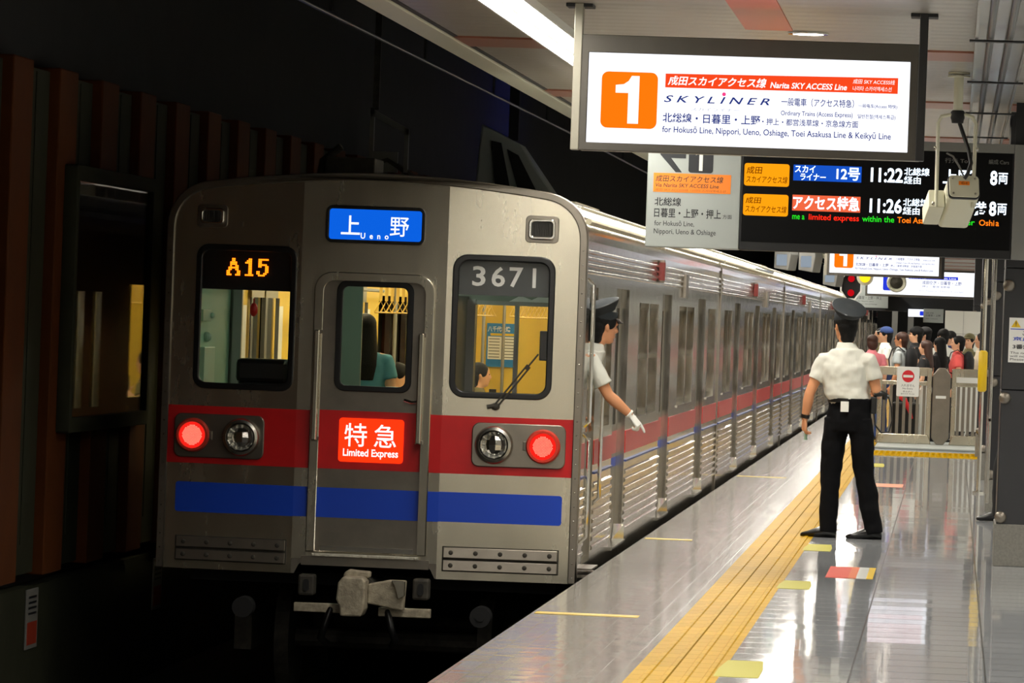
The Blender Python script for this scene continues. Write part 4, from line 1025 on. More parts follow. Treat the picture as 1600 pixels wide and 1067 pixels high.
# sign for platform 3, further on
s3 = empty('platform_sign', (-.55, 100, 2.40), 'long white lit platform sign with a blue number 3 square, behind the smaller orange one', 'sign')
b = MB(); b.box(-1.38, 1.30, 0, .3, .0, .62); b.build('housing', 'housing', s3, bevel=.01)
plate('lit_panel', [rr(-1.33, 1.25, .05, .57, .004)], .006, 'lit', at(FRONT, 0, -.001, 0), s3)
plate('number_square', [rr(-1.0, -.60, .13, .53, .04)], .004, 'lit_blue', at(FRONT, 0, -.008, 0), s3)
text('lettering', '3', -.90, -.70, .18, .49, 'lit_white', s3, -.013, .03)
b = MB(); b.box(-.45, .62, -.011, -.008, .40, .47); b.build('line_bar', 'lit_blue', s3)
text('lettering', '京成本線 Keisei Main Line', -.43, .58, .41, .46, 'lit_white', s3, -.013, .01)
text('lettering', '成田空港・日暮里・上野', -.15, .70, .29, .37, 'lit_navy', s3, -.009, .01)
text('lettering', '押上・都営浅草線', -.15, .45, .22, .27, 'lit_navy', s3, -.009)
text('lettering', 'for Nippori, Ueno, Oshiage', -.2, .75, .12, .17, 'lit_grey', s3, -.009)
for x in (-1.2, 1.1):
    b = MB(); b.box(x - .04, x + .04, .05, .13, .6, .95); b.build('hanger_post', 'darkgrey', s3)
def board_sign(loc, w, h, label, rows, lit=False):
    s = empty('direction_sign', loc, label, 'sign')
    b = MB(); b.box(-w / 2, w / 2, 0, .12, 0, h); b.build('board', 'lit' if lit else 'panelgrey', s, bevel=.006)
    for t, x0, x1, z0, z1, m in rows: text('lettering', t, x0, x1, z0, z1, m, s, -.002)
    for x in (-w / 2 + .1, w / 2 - .1):
        b = MB(); b.box(x - .02, x + .02, .03, .09 if loc[1] < 100 else 104.02 - loc[1], h - .01, (2.16 if loc[1] > 100 else CZ) - loc[2]); b.build('hanger_post', 'darkgrey', s)
    return s
board_sign((-1.87, 101.6, 2.15), .84, .55, 'small light grey direction sign hanging just right of the red signal', [('日暮里・上野・押上', -.28, .28, .18, .25, 'ink'), ('for Nippori, Ueno', -.24, .1, .12, .15, 'ink'), ('Nippori, Ueno & Oshiage', -.24, .18, .06, .09, 'ink')])
board_sign((-.45, 103.6, 1.87), .45, .31, 'small pale direction sign hanging above the crowd', [('成田 空港', -.17, .0, .20, .23, 'ink'), ('日暮里・上野', -.17, .16, .14, .18, 'ink'), ('for Ueno', -.17, .1, .08, .10, 'ink')])
ls_ = board_sign((-.82, 103.85, 1.99), .40, .17, 'small white lit sign with a blue mark, partly behind the pale sign above the crowd', [], True)
plate('blue_mark', [rr(.06, .16, .03, .13, .02)], .003, 'lit_blue', at(FRONT, 0, -.001, 0), ls_)
# signal with two red lamps in an octagonal hood
sg = empty('signal_lamp', (-1.68, 75, 2.39), 'octagonal white rimmed signal with two red lamps above the platform edge', 'signal')
oc = [(.19 * math.cos(PI / 8 + k * PI / 4), .26 * math.sin(PI / 8 + k * PI / 4)) for k in range(8)]
plate('rim', [oc, [(x * .86, z * .88) for x, z in oc]], .08, 'white', at(FRONT, 0, -.02, 0), sg, bevel=.004)
plate('backboard', [[(x * .9, z * .92) for x, z in oc]], .05, 'blackm', at(FRONT, 0, .03, 0), sg)
for z in (.11, -.12):
    b = MB(); b.lathe([(.055, 0), (.055, .03), (.04, .045), (0, .05)], 20, at(FRONT, 0, -.02, z)); b.build('lamp', E('signal_red', (200, 14, 24), .9), sg, 50)
b = MB(); b.box(-.02, .02, .02, .06, .22, CZ - 2.39); b.build('hanger_post', 'darkgrey', sg)
yl = empty('warning_lamp', (-1.40, 72, 2.50), 'round yellow warning lamp glowing below the smaller platform sign', 'lamp')
b = MB(); b.lathe([(.13, 0), (.13, .05), (.10, .07), (0, .07)], 24, at(FRONT, 0, 0, 0)); b.build('base', 'offwhite', yl, 40)
b = MB(); b.ball((0, -.07, .0), .085, .06, .085); b.build('lens', E('warning_yellow', (255, 214, 30), 1.4), yl, 60)
b = MB(); b.box(-.02, .02, .02, .06, .1, CZ - 2.5); b.build('hanger_post', 'darkgrey', yl)
sp = empty('speaker', (-.93, 74, 2.455), 'round grey ceiling loudspeaker hanging in front of the blue number 3', 'speaker')
b = MB(); b.lathe([(.16, 0), (.16, .04), (.14, .07), (.115, .06), (.10, .02), (0, .02)], 28, at(FRONT, 0, 0, 0)); b.cyl((0, .0, 0), (0, .3, 0), .11, 20); b.build('housing', 'offwhite', sp, 40)
b = MB(); b.lathe([(.11, 0), (.06, .03), (.03, .05), (0, .055)], 24, at(FRONT, 0, -.02, 0)); b.build('cone', 'grime', sp, 50)
b = MB(); b.box(-.02, .02, .06, .1, .1, CZ - 2.455); b.build('hanger_post', 'darkgrey', sp)
# grey monitor cases under the ceiling edge
for i, (x, y, z, lb) in enumerate(((-2.43, 66, 2.52, 'grey monitor case under the ceiling edge, leftmost of the hanging cases, with tiny green lights'), (-2.06, 65.4, 2.50, 'grey monitor case hanging between the leftmost case and the smaller platform sign'), (-1.95, 74, 2.38, 'grey case hanging just left of the red signal'))):
    m = empty('monitor_case', (x, y, z), lb, 'monitor', rz=math.radians(-20))
    b = MB(); b.extrude([(-.12, 0), (.10, -.03), (.14, .2), (.12, .32), (-.12, .32)], .3, at(FRONT, 0, .15, 0)); b.build('case', 'grey', m, bevel=.012)
    plate('screen', [rr(-.08, .08, .04, .2, .01)], .004, E('monitor_glow', (190, 205, 220), .55), at(FRONT, 0, -.151, 0), m)
    if i == 0: b = MB(); b.ball((-.0, -.155, .26), .012); b.ball((.05, -.155, .26), .012); b.build('green_light', E('green_led', (30, 255, 120), 2.0), m)
    b = MB(); b.box(-.02, .02, -.02, .02, .31, CZ - z); b.build('hanger_post', 'darkgrey', m)
# barrier across the platform
def rail_bar(b, x0, x1, y, z0, z1, t=.03): b.box(x0, x1, y - t, y + t, z0, z1)
def barrier(x0, x1, label, bars, sign):
    e = empty('barrier', ((x0 + x1) / 2, 67.8, .03), label, 'barrier'); h = (x1 - x0) / 2
    b = MB(); rail_bar(b, -h, h, 0, 1.0, 1.125, .035); rail_bar(b, -h, h, 0, .86, .92, .025); b.build('rail', 'steel', e, bevel=.008)
    b = MB(); b.extrude([(-h - .05, 0), (h + .05, 0), (h, .14), (-h, .14)], .2, at(FRONT, 0, .1, 0)); b.build('base', 'steel', e, bevel=.01)
    b = MB()
    for k in range(bars): 
        x = -h + .07 + (2 * h - .14) * k / (bars - 1); b.box(x - .022, x + .022, -.02, .02, .13, .88)
    b.build('baluster', 'steel_dark', e)
    for x in (-h, h):
        b = MB(); b.box(x - .035, x + .035, -.04, .04, 0, 1.12); b.build('end_post', 'steel', e, bevel=.006)
    return e
e1 = barrier(-1.04, -.315, 'steel barrier panel with upright bars, left of the wide post, carrying the no entry board', 7, True)
e2 = barrier(.045, .49, 'steel barrier panel with upright bars, right of the wide post', 5, False)
pst = empty('barrier_post', (-.135, 67.75, .03), 'wide chamfered steel post between the two barrier panels', 'post')
b = MB(); b.extrude([(-.13, .1), (-.05, .0), (.05, .0), (.13, .1), (.13, 1.03), (.05, 1.13), (-.05, 1.13), (-.13, 1.03)], .14, at(FRONT, 0, .07, 0)); b.build('post_body', 'steel_dark', pst, bevel=.01)
b = MB(); b.box(-.08, .07, -.08, -.07, .68, .72); b.build('paper_strip', 'white', pst)
wbd = empty('white_board', (.245, 68.5, 0), 'white ribbed panel standing behind the right hand barrier panel', 'panel')
b = MB(); b.box(-.22, .22, 0, .03, .22, 1.06); b.build('sheet', 'white', wbd, bevel=.004)
b = MB(); b.box(-.2, -.16, 0, .04, 0, .23); b.box(.16, .2, 0, .04, 0, .23); b.build('feet', 'grey', wbd)
ne = empty('no_entry_board', (-.63, 67.74, .70), 'white no entry board with a red disc hung on the steel barrier', 'sign')
plate('board', [rr(-.165, .165, .02, .46, .02)], .012, 'whitegloss', at(FRONT, 0, 0, 0), ne, bevel=.003)
plate('red_disc', [circ(0, .32, .09)], .002, M('signal_red_print', (206, 24, 40), .4), at(FRONT, 0, -.0125, 0), ne)
plate('white_bar', [rr(-.072, .072, .302, .338, .002)], .002, 'whitegloss', at(FRONT, 0, -.0148, 0), ne)
text('lettering', '入れません', -.10, .10, .165, .205, 'ink', ne, -.0125); text('lettering', 'No Entry', -.075, .075, .118, .152, 'ink', ne, -.0125); text('lettering', '禁止进入', -.07, .07, .082, .108, 'ink', ne, -.0125); text('lettering', '들어가지 마시오', -.1, .1, .048, .072, 'ink', ne, -.0125)
sp_ = empty('side_barrier_panel', (-1.17, 66.2, 0), 'narrow brown steel panel of the barrier seen edge on behind the uniformed man', 'barrier')
b = MB(); b.box(-.09, .09, -.03, .03, .0, 1.12); b.build('panel_plate', 'steel_dark', sp_, bevel=.008)
# overhead line
ow = empty('overhead_line', (0, 0, 0), 'black overhead contact wire with hangers above the train roof', 'overhead wire')
b = MB(); b.tube([(-3.95, 15, 3.54), (-3.85, 45, 3.54), (-3.9, 80, 3.54), (-3.86, 140, 3.54)], .012, 8); b.build('contact_wire', 'black', ow)
b = MB(); b.tube([(-3.95, 15, 3.85), (-3.85, 45, 3.85), (-3.86, 140, 3.85)], .02, 8); b.build('carrier_bar', 'black', ow)
for y in range(18, 100, 5):
    b = MB(); b.cyl((-3.88, y, 3.55), (-3.88, y, 4.9), .012, 6); b.ball((-3.88, y, 4.1), .05, .05, .09, 8, 6); b.build('hanger', 'black', ow)
bl = empty('blue_lamp', (-4.82, 62, 4.5), 'blue tube lamp up in the tunnel roof above the train', 'lamp')
b = MB(); b.cyl((0, 0, 0), (0, 1.2, 0), .03, 12); b.build('tube', E('blue_tube', (40, 70, 255), 30), bl, 60)
b = MB(); b.box(-.06, .06, 0, 1.2, .04, .09); b.box(-.02, .02, .5, .6, .09, .36); b.build('holder', 'darkgrey', bl)
dk = empty('louvred_duct', (-4.9, 47, 2.9), 'dim slanted grey duct with dark slots above the train roof', 'duct')
b = MB(); b.extrude([(.0, 0), (.85, 0), (.45, .55), (.05, .75)], .6, at(FRONT, 0, 0, 0)); b.build('case', 'panelgrey', dk, bevel=.02)
b = MB(); b.extrude([(.22, .04), (.38, .04), (.26, .56), (.16, .58)], .02, at(FRONT, 0, -.6, 0)); b.extrude([(.46, .04), (.66, .04), (.44, .44), (.32, .50)], .02, at(FRONT, 0, -.6, 0)); b.build('slot', 'blackm', dk)
b = MB(); b.box(.3, .4, -.3, -.2, .6, 2.0); b.build('hanger', 'blackm', dk)
fr = empty('roof_bracket', (-5.5, 44, 3.05), 'dim steel bracket frame above the cab roof in the dark tunnel', 'bracket')
b = MB(); b.box(-.18, -.14, -.03, .03, -.1, .62); b.box(.16, .2, -.03, .03, .0, .42); b.extrude([(-.18, .62), (.2, .42), (.2, .36), (-.18, .55)], .06, at(FRONT, 0, .03, 0)); b.box(-.14, .1, -.02, .02, 0, .2); b.build('frame', 'grey', fr)
b = MB(); b.tube([(-.3, 0, -.15), (-.2, 0, .05), (0, 0, .12), (.2, 0, .0), (.4, 0, -.15)], .03, 8); b.box(-.16, -.1, -.03, .03, .6, 1.85); b.build('arm', 'grime', fr)
# ---------------------------------------------------------------- people
def organic(name, mb, voxel, it, mat, parent=None, crease=0):
    me = mb.mesh('organic_tmp'); o = bpy.data.objects.new('organic_tmp', me); COL.objects.link(o)
    r = o.modifiers.new('r', 'REMESH'); r.mode = 'VOXEL'; r.voxel_size = voxel; r.use_smooth_shade = True
    if it: s = o.modifiers.new('s', 'SMOOTH'); s.factor = .5; s.iterations = it
    if crease:
        tx = bpy.data.textures.new('folds', 'CLOUDS'); tx.noise_scale = .11; tx.noise_depth = 1
        q = o.modifiers.new('d', 'DISPLACE'); q.texture = tx; q.strength = crease; q.mid_level = .5
    out = dgmesh(o); bpy.data.objects.remove(o); bpy.data.meshes.remove(me)
    for p in out.polygons: p.use_smooth = True
    return link(name, out, mat, parent)
V = Vector
def lerp(a, b, t): return a + (b - a) * t
def hand(b, wr, d, n, side, curl=(.5, .5, .5, .5), k=1.0, rad=.0078, spread=.0205):
    d = d.normalized(); n = (n - d * n.dot(d)).normalized(); s = d.cross(n) * side
    b.tube([wr - d * .02, wr + d * .02 * k, wr + d * .05 * k, wr + d * .088 * k], [(.026 * k, .019 * k), (.032 * k, .017 * k), (.041 * k, .016 * k), (.039 * k, .012 * k)], 14, up=s)
    for i, (ln, c) in enumerate(zip((.070, .079, .074, .058), curl)):
        p = wr + d * (.078 + (.004 if i in (1, 2) else 0)) * k + s * ((.031 - spread * i) * k); q = d.copy(); pts = [p]; a = 0
        for j, f in enumerate((.45, .32, .23)):
            a += c * (.75 if j == 0 else 1.0)
            q = d * math.cos(a) + n * math.sin(a); p = p + q * ln * f * k; pts.append(p)
        b.tube([wr + d * .055 * k + s * ((.028 - .019 * i) * k)] + pts, [rad * k * 1.05, rad * k * 1.1, rad * k, rad * k * .95, rad * k * .75], 10)
    t0 = wr + d * .022 * k + s * .026 * k; t1 = t0 + (d * .55 + s * .7 + n * .35).normalized() * .042 * k; t2 = t1 + (d * .85 + s * .2 + n * .45).normalized() * .030 * k; t3 = t2 + (d * .9 + n * .4).normalized() * .024 * k
    b.tube([t0, t1, t2, t3], [.013 * k, .0105 * k, .0092 * k, .007 * k], 10)
def head_mb():
    b = MB()
    b.rings([((0, .047, 1.482), .024, .026), ((0, .034, 1.497), .044, .052), ((0, .020, 1.525), .057, .074), ((0, .010, 1.56), .066, .088), ((0, .004, 1.60), .072, .096), ((0, .0, 1.64), .075, .099), ((0, -.004, 1.672), .069, .090), ((0, -.008, 1.696), .048, .064), ((0, -.01, 1.706), .02, .03)], 26)
    b.tube([(0, .092, 1.622), (0, .104, 1.600), (0, .117, 1.574), (0, .100, 1.565)], [.007, .009, .0135, .010], 10)
    for s in (-1, 1):
        b.ball((s * .074, -.006, 1.592), .010, .020, .032, T=Matrix.Rotation(s * .35, 3, 'Z')); b.ball((s * .013, .104, 1.570), .008, .009, .007)
        b.ball((s * .030, .088, 1.622), .022, .010, .007); b.ball((s * .038, .078, 1.575), .020, .016, .016)
    b.ball((0, .094, 1.541), .022, .012, .0055); b.ball((0, .092, 1.531), .019, .012, .006); b.ball((0, .082, 1.503), .02, .014, .013)
    return b
def person(name_loc, yaw, h, label, top='white_cloth', bottom='black_cloth', hair='hair', skin='skin2', hstyle='short', voxel=.012, pose=None, sleeve=.55, head_yaw=0, head_pitch=0, cap=None, glasses=False, lean=0.0, seated=False, fine=False, gloves=None, group=None, tuck=True, barearms=None, shoes='shoe', curlR=(.5,)*4, curlL=(.5,)*4, features=True):
    k = h / 1.71; P = {}
    z = lambda x, y, q: V((x * k, y * k, q * k))
    P.update(pel=z(0, 0, .93), waist=z(0, lean * .25, 1.05), chest=z(0, lean * .6 + .008, 1.24), shl=z(0, lean * .9 - .008, 1.375), nb=z(0, lean, 1.43), hd=z(0, lean * 1.1, 0))
    for s, n in ((-1, 'L'), (1, 'R')):
        P['sh' + n] = z(s * .178, lean * .88 - .01, 1.365); P['el' + n] = z(s * .225, lean * .7 - .03, 1.09); P['wr' + n] = z(s * .235, lean * .6 + .06, .86)
        P['hp' + n] = z(s * .09, 0, .90); P['kn' + n] = z(s * .10, .025, .49); P['an' + n] = z(s * .105, -.01, .085); P['toe' + n] = V((s * .12, 1, 0))
        P['hd' + n] = V((0, .25, -1)); P['pn' + n] = V((-s, 0, 0))
    if seated:
        dz = V((0, 0, -.43 * k))
        for q in ('pel', 'waist', 'chest', 'shl', 'nb', 'hd', 'shL', 'shR', 'elL', 'elR', 'wrL', 'wrR', 'hpL', 'hpR'): P[q] = P[q] + dz
        for s, n in ((-1, 'L'), (1, 'R')): P['kn' + n] = z(s * .10, .42, .50); P['an' + n] = z(s * .10, .40, .085)
    for q, v in (pose or {}).items(): P[q] = V(v)
    hz = P['nb'].z - 1.43 * k
    HT = Matrix.Translation(V((P['hd'].x, P['hd'].y, hz))) @ Matrix.Translation((0, 0, 1.48 * k)) @ Matrix.Rotation(head_yaw, 4, 'Z') @ Matrix.Rotation(head_pitch, 4, 'X') @ Matrix.Translation((0, 0, -1.48 * k)) @ Matrix.Scale(k, 4)
    sd = (P['shR'] - P['shL']).normalized(); sd = V((sd.x, sd.y, 0)).normalized(); fw = V((-sd.y, sd.x, 0))
    hs = (P['hpR'] - P['hpL']); hs = V((hs.x, hs.y, 0)).normalized(); hf = V((-hs.y, hs.x, 0))
    def torso(b, g, top_, lo):
        R = [(P['pel'] - V((0, 0, .09 * k)), .158, .108), (P['pel'], .160, .112), (P['waist'], .137, .096), (lerp(P['waist'], P['chest'], .5), .147, .102), (P['chest'], .164, .113), (lerp(P['chest'], P['shl'], .55), .170, .107), (P['shl'], .150, .088), (P['nb'] + V((0, 0, -.02 * k)), .092, .064), (P['nb'] + V((0, 0, .012 * k)), .062, .058)]
        b.rings([(c, a * k + g, d * k + g) for c, a, d in R[lo:len(R) - top_]], 28, sd, fw)
    # body: one continuous surface
    b = MB(); torso(b, 0, 0, 0)
    ht = HT @ V((0, 0, 1.53))
    b.tube([P['nb'] - V((0, 0, .03 * k)), P['nb'] + V((0, 0, .02 * k)), ht], [.062 * k, .056 * k, .052 * k], 16)
    hm = head_mb(); b.add(hm.v, hm.f, HT)
    for n in 'LR':
        s = -1 if n == 'L' else 1
        S_, E_, W_ = P['sh' + n], P['el' + n], P['wr' + n]
        b.tube([lerp(P['shl'], S_, .6), S_, lerp(S_, E_, .35), E_], [.052 * k, .056 * k, .047 * k, .038 * k], 14)
        b.tube([lerp(S_, E_, .8), E_, lerp(E_, W_, .3), W_], [.036 * k, .039 * k, .041 * k, .026 * k], 14)
        hand(b, W_, P['hd' + n], P['pn' + n], s, curlR if n == 'R' else curlL, k, .0078 if fine else .0092, .0205 if fine else .021)
        H_, K_, A_ = P['hp' + n], P['kn' + n], P['an' + n]
        b.tube([H_ + V((0, 0, .02)), lerp(H_, K_, .3), K_], [.078 * k, .074 * k, .052 * k], 14); b.tube([lerp(H_, K_, .9), K_, lerp(K_, A_, .35), A_], [.05 * k, .051 * k, .054 * k, .036 * k], 14)
        t = P['toe' + n].normalized(); b.tube([A_, A_ - V((0, 0, .045 * k)) + t * .05 * k, V((A_.x, A_.y, A_.z - .062 * k)) + t * .16 * k], [.036 * k, .036 * k, .022 * k], 10)
    body = organic('person', b, voxel, 3, skin)
    body.location = name_loc; body.rotation_euler.z = yaw
    tag(body, label, 'person', group)
    # shirt
    b = MB(); g = .018
    if not tuck: torso(b, g, 1, 0)
    else: b.rings([(P['pel'] + V((0, 0, .05 * k)), .155 * k, .115 * k), (P['pel'] + V((0, 0, .10 * k)), .160 * k, .122 * k), (P['waist'] + V((0, 0, .03 * k)), .168 * k, .130 * k), (lerp(P['waist'], P['chest'], .5), .170 * k, .127 * k), (P['chest'], .181 * k, .129 * k), (lerp(P['chest'], P['shl'], .55), .184 * k, .122 * k), (P['shl'], .162 * k, .102 * k), (P['nb'] + V((0, 0, -.008 * k)), .118 * k, .09 * k)], 28, sd, fw)
    b.rings([(P['nb'] + V((0, 0, -.03 * k)), .10 * k, .086 * k), (P['nb'] + V((0, 0, .015 * k)), .082 * k, .078 * k), (P['nb'] + V((0, 0, .045 * k)), .068 * k, .068 * k)], 24, sd, fw)
    for n in 'LR':
        S_, E_, W_ = P['sh' + n], P['el' + n], P['wr' + n]
        pts = [lerp(P['shl'], S_, .45) - V((0, 0, .012)), S_ - V((0, 0, .008)), lerp(S_, E_, .35), lerp(S_, E_, min(sleeve, 1.0))]; rd = [.062 * k, .064 * k, .064 * k, .066 * k]
        if sleeve > 1: pts += [lerp(E_, W_, .3), lerp(E_, W_, .95)]; rd = [.07 * k, .076 * k, .066 * k, .056 * k, .054 * k, .042 * k]
        b.tube(pts, rd, 18)
    organic('shirt', b, voxel, 4, top, body, .03 if fine else .012)
    b = MB()
    b.rings([(P['pel'] + V((0, 0, .130 * k)), .165 * k, .127 * k), (P['pel'] + V((0, 0, .04 * k)), .168 * k, .122 * k), (P['pel'] - V((0, 0, .05 * k)), .178 * k, .130 * k), (P['pel'] - V((0, 0, .12 * k)), .165 * k, .12 * k)], 26, hs, hf)
    for n in 'LR':
        H_, K_, A_ = P['hp' + n], P['kn' + n], P['an' + n]
        b.tube([H_ + V((0, 0, .0)), lerp(H_, K_, .3), K_, lerp(K_, A_, .5), lerp(K_, A_, .9), lerp(K_, A_, 1.10)], [.098 * k, .096 * k, .079 * k, .073 * k, .068 * k, .070 * k], 18)
    organic('trousers', b, voxel, 9, bottom, body, .022 if fine else .01)
    b = MB(); so = organic
    for n in 'LR':
        A_ = P['an' + n]; t = V((P['toe' + n].x, P['toe' + n].y, 0)).normalized(); q = V((-t.y, t.x, 0)); f0 = V((A_.x, A_.y, A_.z - .085 * k)); m = MB()
        m.rings([(f0 - t * .065 * k + V((0, 0, .03)), .026, .026), (f0 - t * .045 * k + V((0, 0, .042)), .035, .042), (f0 + t * .02 * k + V((0, 0, .056)), .042, .056), (f0 + t * .09 * k + V((0, 0, .040)), .047, .040), (f0 + t * .15 * k + V((0, 0, .027)), .047, .027), (f0 + t * .195 * k + V((0, 0, .02)), .030, .018), (f0 + t * .208 * k + V((0, 0, .017)), .012, .010)], 18, q, (0, 0, 1))
        m.build('shoe', shoes, body, 60)
    # hair
    b = MB()
    def hb(c, *r): b.ball(HT @ V(c), *[x * k for x in r], n=18, m=12, T=HT.to_3x3().normalized())
    if hstyle != 'none':
        hb((0, -.016, 1.640), .088, .107, .084); hb((0, -.048, 1.588), .077, .068, .075); hb((0, -.052, 1.545), .064, .052, .06); hb((0, -.048, 1.505), .056, .046, .045)
        for s in (-1, 1): hb((s * .066, .012, 1.625), .02, .05, .05)
    if hstyle == 'long':
        sdh = (HT.to_3x3() @ V((1, 0, 0))).normalized(); fwh = (HT.to_3x3() @ V((0, 1, 0))).normalized()
        b.rings([(HT @ V((0, -.03, 1.64)), .086 * k, .085 * k), (HT @ V((0, -.045, 1.55)), .092 * k, .075 * k), (HT @ V((0, -.065, 1.44)), .098 * k, .065 * k), (HT @ V((0, -.09, 1.32)), .095 * k, .055 * k), (HT @ V((0, -.10, 1.20)), .07 * k, .04 * k)], 22, sdh, fwh)
    if hstyle == 'bob':
        hb((0, -.03, 1.565), .094, .09, .10)
    if hstyle != 'none': organic('hair', b, max(.006, voxel * .7), 2, hair, body)
    # face
    if features:
        for s in (-1, 1):
            b = MB(); b.ball(HT @ V((s * .031, .0905, 1.605)), .0125 * k, .006 * k, .006 * k, T=HT.to_3x3().normalized()); b.build('eye', 'ink', body, 60)
        b = MB(); b.ball(HT @ V((0, .1015, 1.5365)), .021 * k, .006 * k, .0035 * k, T=HT.to_3x3().normalized()); b.build('mouth', M('lips', (170, 92, 84), .5), body, 60)
    if glasses:
        b = MB()
        for s in (-1, 1):
            b.tube([HT @ V((s * .033 + .024 * math.cos(a * PI / 6), .104, 1.603 + .019 * math.sin(a * PI / 6))) for a in range(13)], .003, 6)
            b.tube([HT @ V((s * .057, .104, 1.606)), HT @ V((s * .078, .02, 1.604))], .003, 6)
        b.build('glasses', 'black', body)
    if cap:
        c1, c2 = cap; b = MB(); b.ball(HT @ V((0, -.012, 1.655)), .093 * k, .112 * k, .080 * k, n=20, m=12, T=HT.to_3x3().normalized()); co = b.build('cap', c1, body, 60)
        b = MB(); b.add([HT @ V((x, y, zz + dz)) for dz in (0, .008) for x, y, zz in ((-.07, .085, 1.655), (-.055, .14, 1.645), (0, .165, 1.643), (.055, .14, 1.645), (.07, .085, 1.655))], [(0, 1, 2, 3, 4), (9, 8, 7, 6, 5), (0, 5, 6, 1), (1, 6, 7, 2), (2, 7, 8, 3), (3, 8, 9, 4), (4, 9, 5, 0)]); b.build('cap_peak', c2, co)
    body['_k'] = k
    return body, P, HT, k
def service_cap(body, HT, k, tilt=.0):
    X = HT @ Matrix.Translation((0, -.012, 1.648)) @ Matrix.Rotation(.10, 4, 'X') @ Matrix.Diagonal((1.0, 1.18, 1, 1))
    b = MB(); b.lathe([(.086, -.012), (.090, .0), (.090, .042), (.086, .046)], 36, X); band = b.build('cap_band', 'capm', body, 50)
    Y = X @ Matrix.Translation((0, -.006, .040)) @ Matrix.Rotation(.46, 4, 'X')
    b = MB(); b.lathe([(.086, -.004), (.098, .012), (.122, .040), (.130, .054), (.128, .062), (.10, .070), (.05, .074), (0, .075)], 40, Y); b.build('cap_crown', 'capm', body, 40)
    b = MB(); b.tube([Y @ V((.1285 * math.cos(a * PI / 24), .1285 * math.sin(a * PI / 24), .058)) for a in range(49)], .0035, 6); b.build('cap_piping', 'black', body, 60)
    vs = []
    for dz in (0, .006):
        for r, dr in ((.088, 0), (.135, -.03)):
            for a in range(9):
                t = math.radians(30 + 15 * a); vs.append(X @ V((r * math.cos(t) * (1 if dr == 0 else .72), r * math.sin(t), dr + dz)))
    f = []
    for o in (0, 18):
        for a in range(8): f.append((o + a, o + a + 1, o + 9 + a + 1, o + 9 + a))
    for a in range(8): f += [(9 + a, 10 + a, 28 + a, 27 + a), (a, a + 1, 19 + a, 18 + a)]
    b = MB(); b.add(vs, f); b.build('cap_peak', 'shoe', body)
# the man in uniform on the platform, back to us, feet pointing to the train
off, P, HT, k = person((-.86, 37.45, 0), math.radians(0), 1.845, 'person seen from behind in white shirt, black trousers and peaked cap, standing on the platform', 'shirtw', 'trouser', 'hair', 'skin', 'short', .0065,
    pose=dict(pel=(.045, 0, 1.0), waist=(.02, .0, 1.13), chest=(-.005, .01, 1.32), shl=(.0, .0, 1.47), nb=(.005, .005, 1.548), hd=(-.012, .02, 0),
              shL=(-.178, .03, 1.452), elL=(-.285, .02, 1.165), wrL=(-.318, .06, .955), hdL=(-.02, .12, -1), pnL=(1, .5, 0),
              shR=(.195, -.04, 1.452), elR=(.262, -.02, 1.20), wrR=(.275, .20, 1.17), hdR=(-.1, 1, .1), pnR=(-1, 0, -.2),
              hpL=(-.055, .03, .97), knL=(-.090, .02, .53), anL=(-.095, -.02, .088), toeL=(-1, .15, 0),
              hpR=(.135, -.03, .97), knR=(.185, -.01, .53), anR=(.275, -.03, .088), toeR=(-1, -.03, 0)),
    sleeve=.60, head_yaw=.42, fine=True, curlL=(.9, .8, .8, .9), curlR=(.9, .9, .9, .9))
service_cap(off, HT, k)
b = MB(); b.rings([(P['pel'] + V((0, 0, .105)), .181, .140), (P['pel'] + V((0, 0, .14)), .180, .139)], 30); b.build('belt', 'black', off, 40)
b = MB(); b.box(-.0, .066, -.152, -.144, 1.03, 1.115); tg = b.build('white_tag', 'white', off, bevel=.003)
tg.location = (-.025, 0, -.0)
b = MB(); b.cyl(lerp(P['wrL'], P['elL'], .06), lerp(P['wrL'], P['elL'], .20), .036, 20, .038); b.build('wristwatch', 'black', off, 40)
b = MB(); b.box(.215, .265, -.06, .03, 1.02, 1.16); rad = b.build('radio', 'black', off, bevel=.01)
b = MB(); b.tube([(.24, -.03, 1.18), (.30, -.03, 1.19), (.33, -.03, 1.18), (.325, -.03, 1.14)], [.022, .026, .026, .016], 10); b.build('radio_microphone', 'black', off, 50)
b = MB(); b.tube([(.24, -.05, 1.06), (.26, -.06, .93), (.31, -.07, .87), (.37, -.06, .88), (.395, -.05, .97), (.385, -.04, 1.08), (.36, -.03, 1.16), (.33, -.03, 1.17)], .007, 8); b.build('radio_cord', 'black', off, 60)
hl = empty('hand_lamp', tuple(V((-.86, 37.45, 0)) + P['wrL'] + V((.012, .05, -.11))), 'small pale green torch held in the left hand of the uniformed man', 'torch')
b = MB(); b.tube([(.0, -.0, .03), (.0, .0, -.04), (.0, .0, -.06)], [.013, .013, .017], 12); b.build('barrel', 'green', hl, 40)
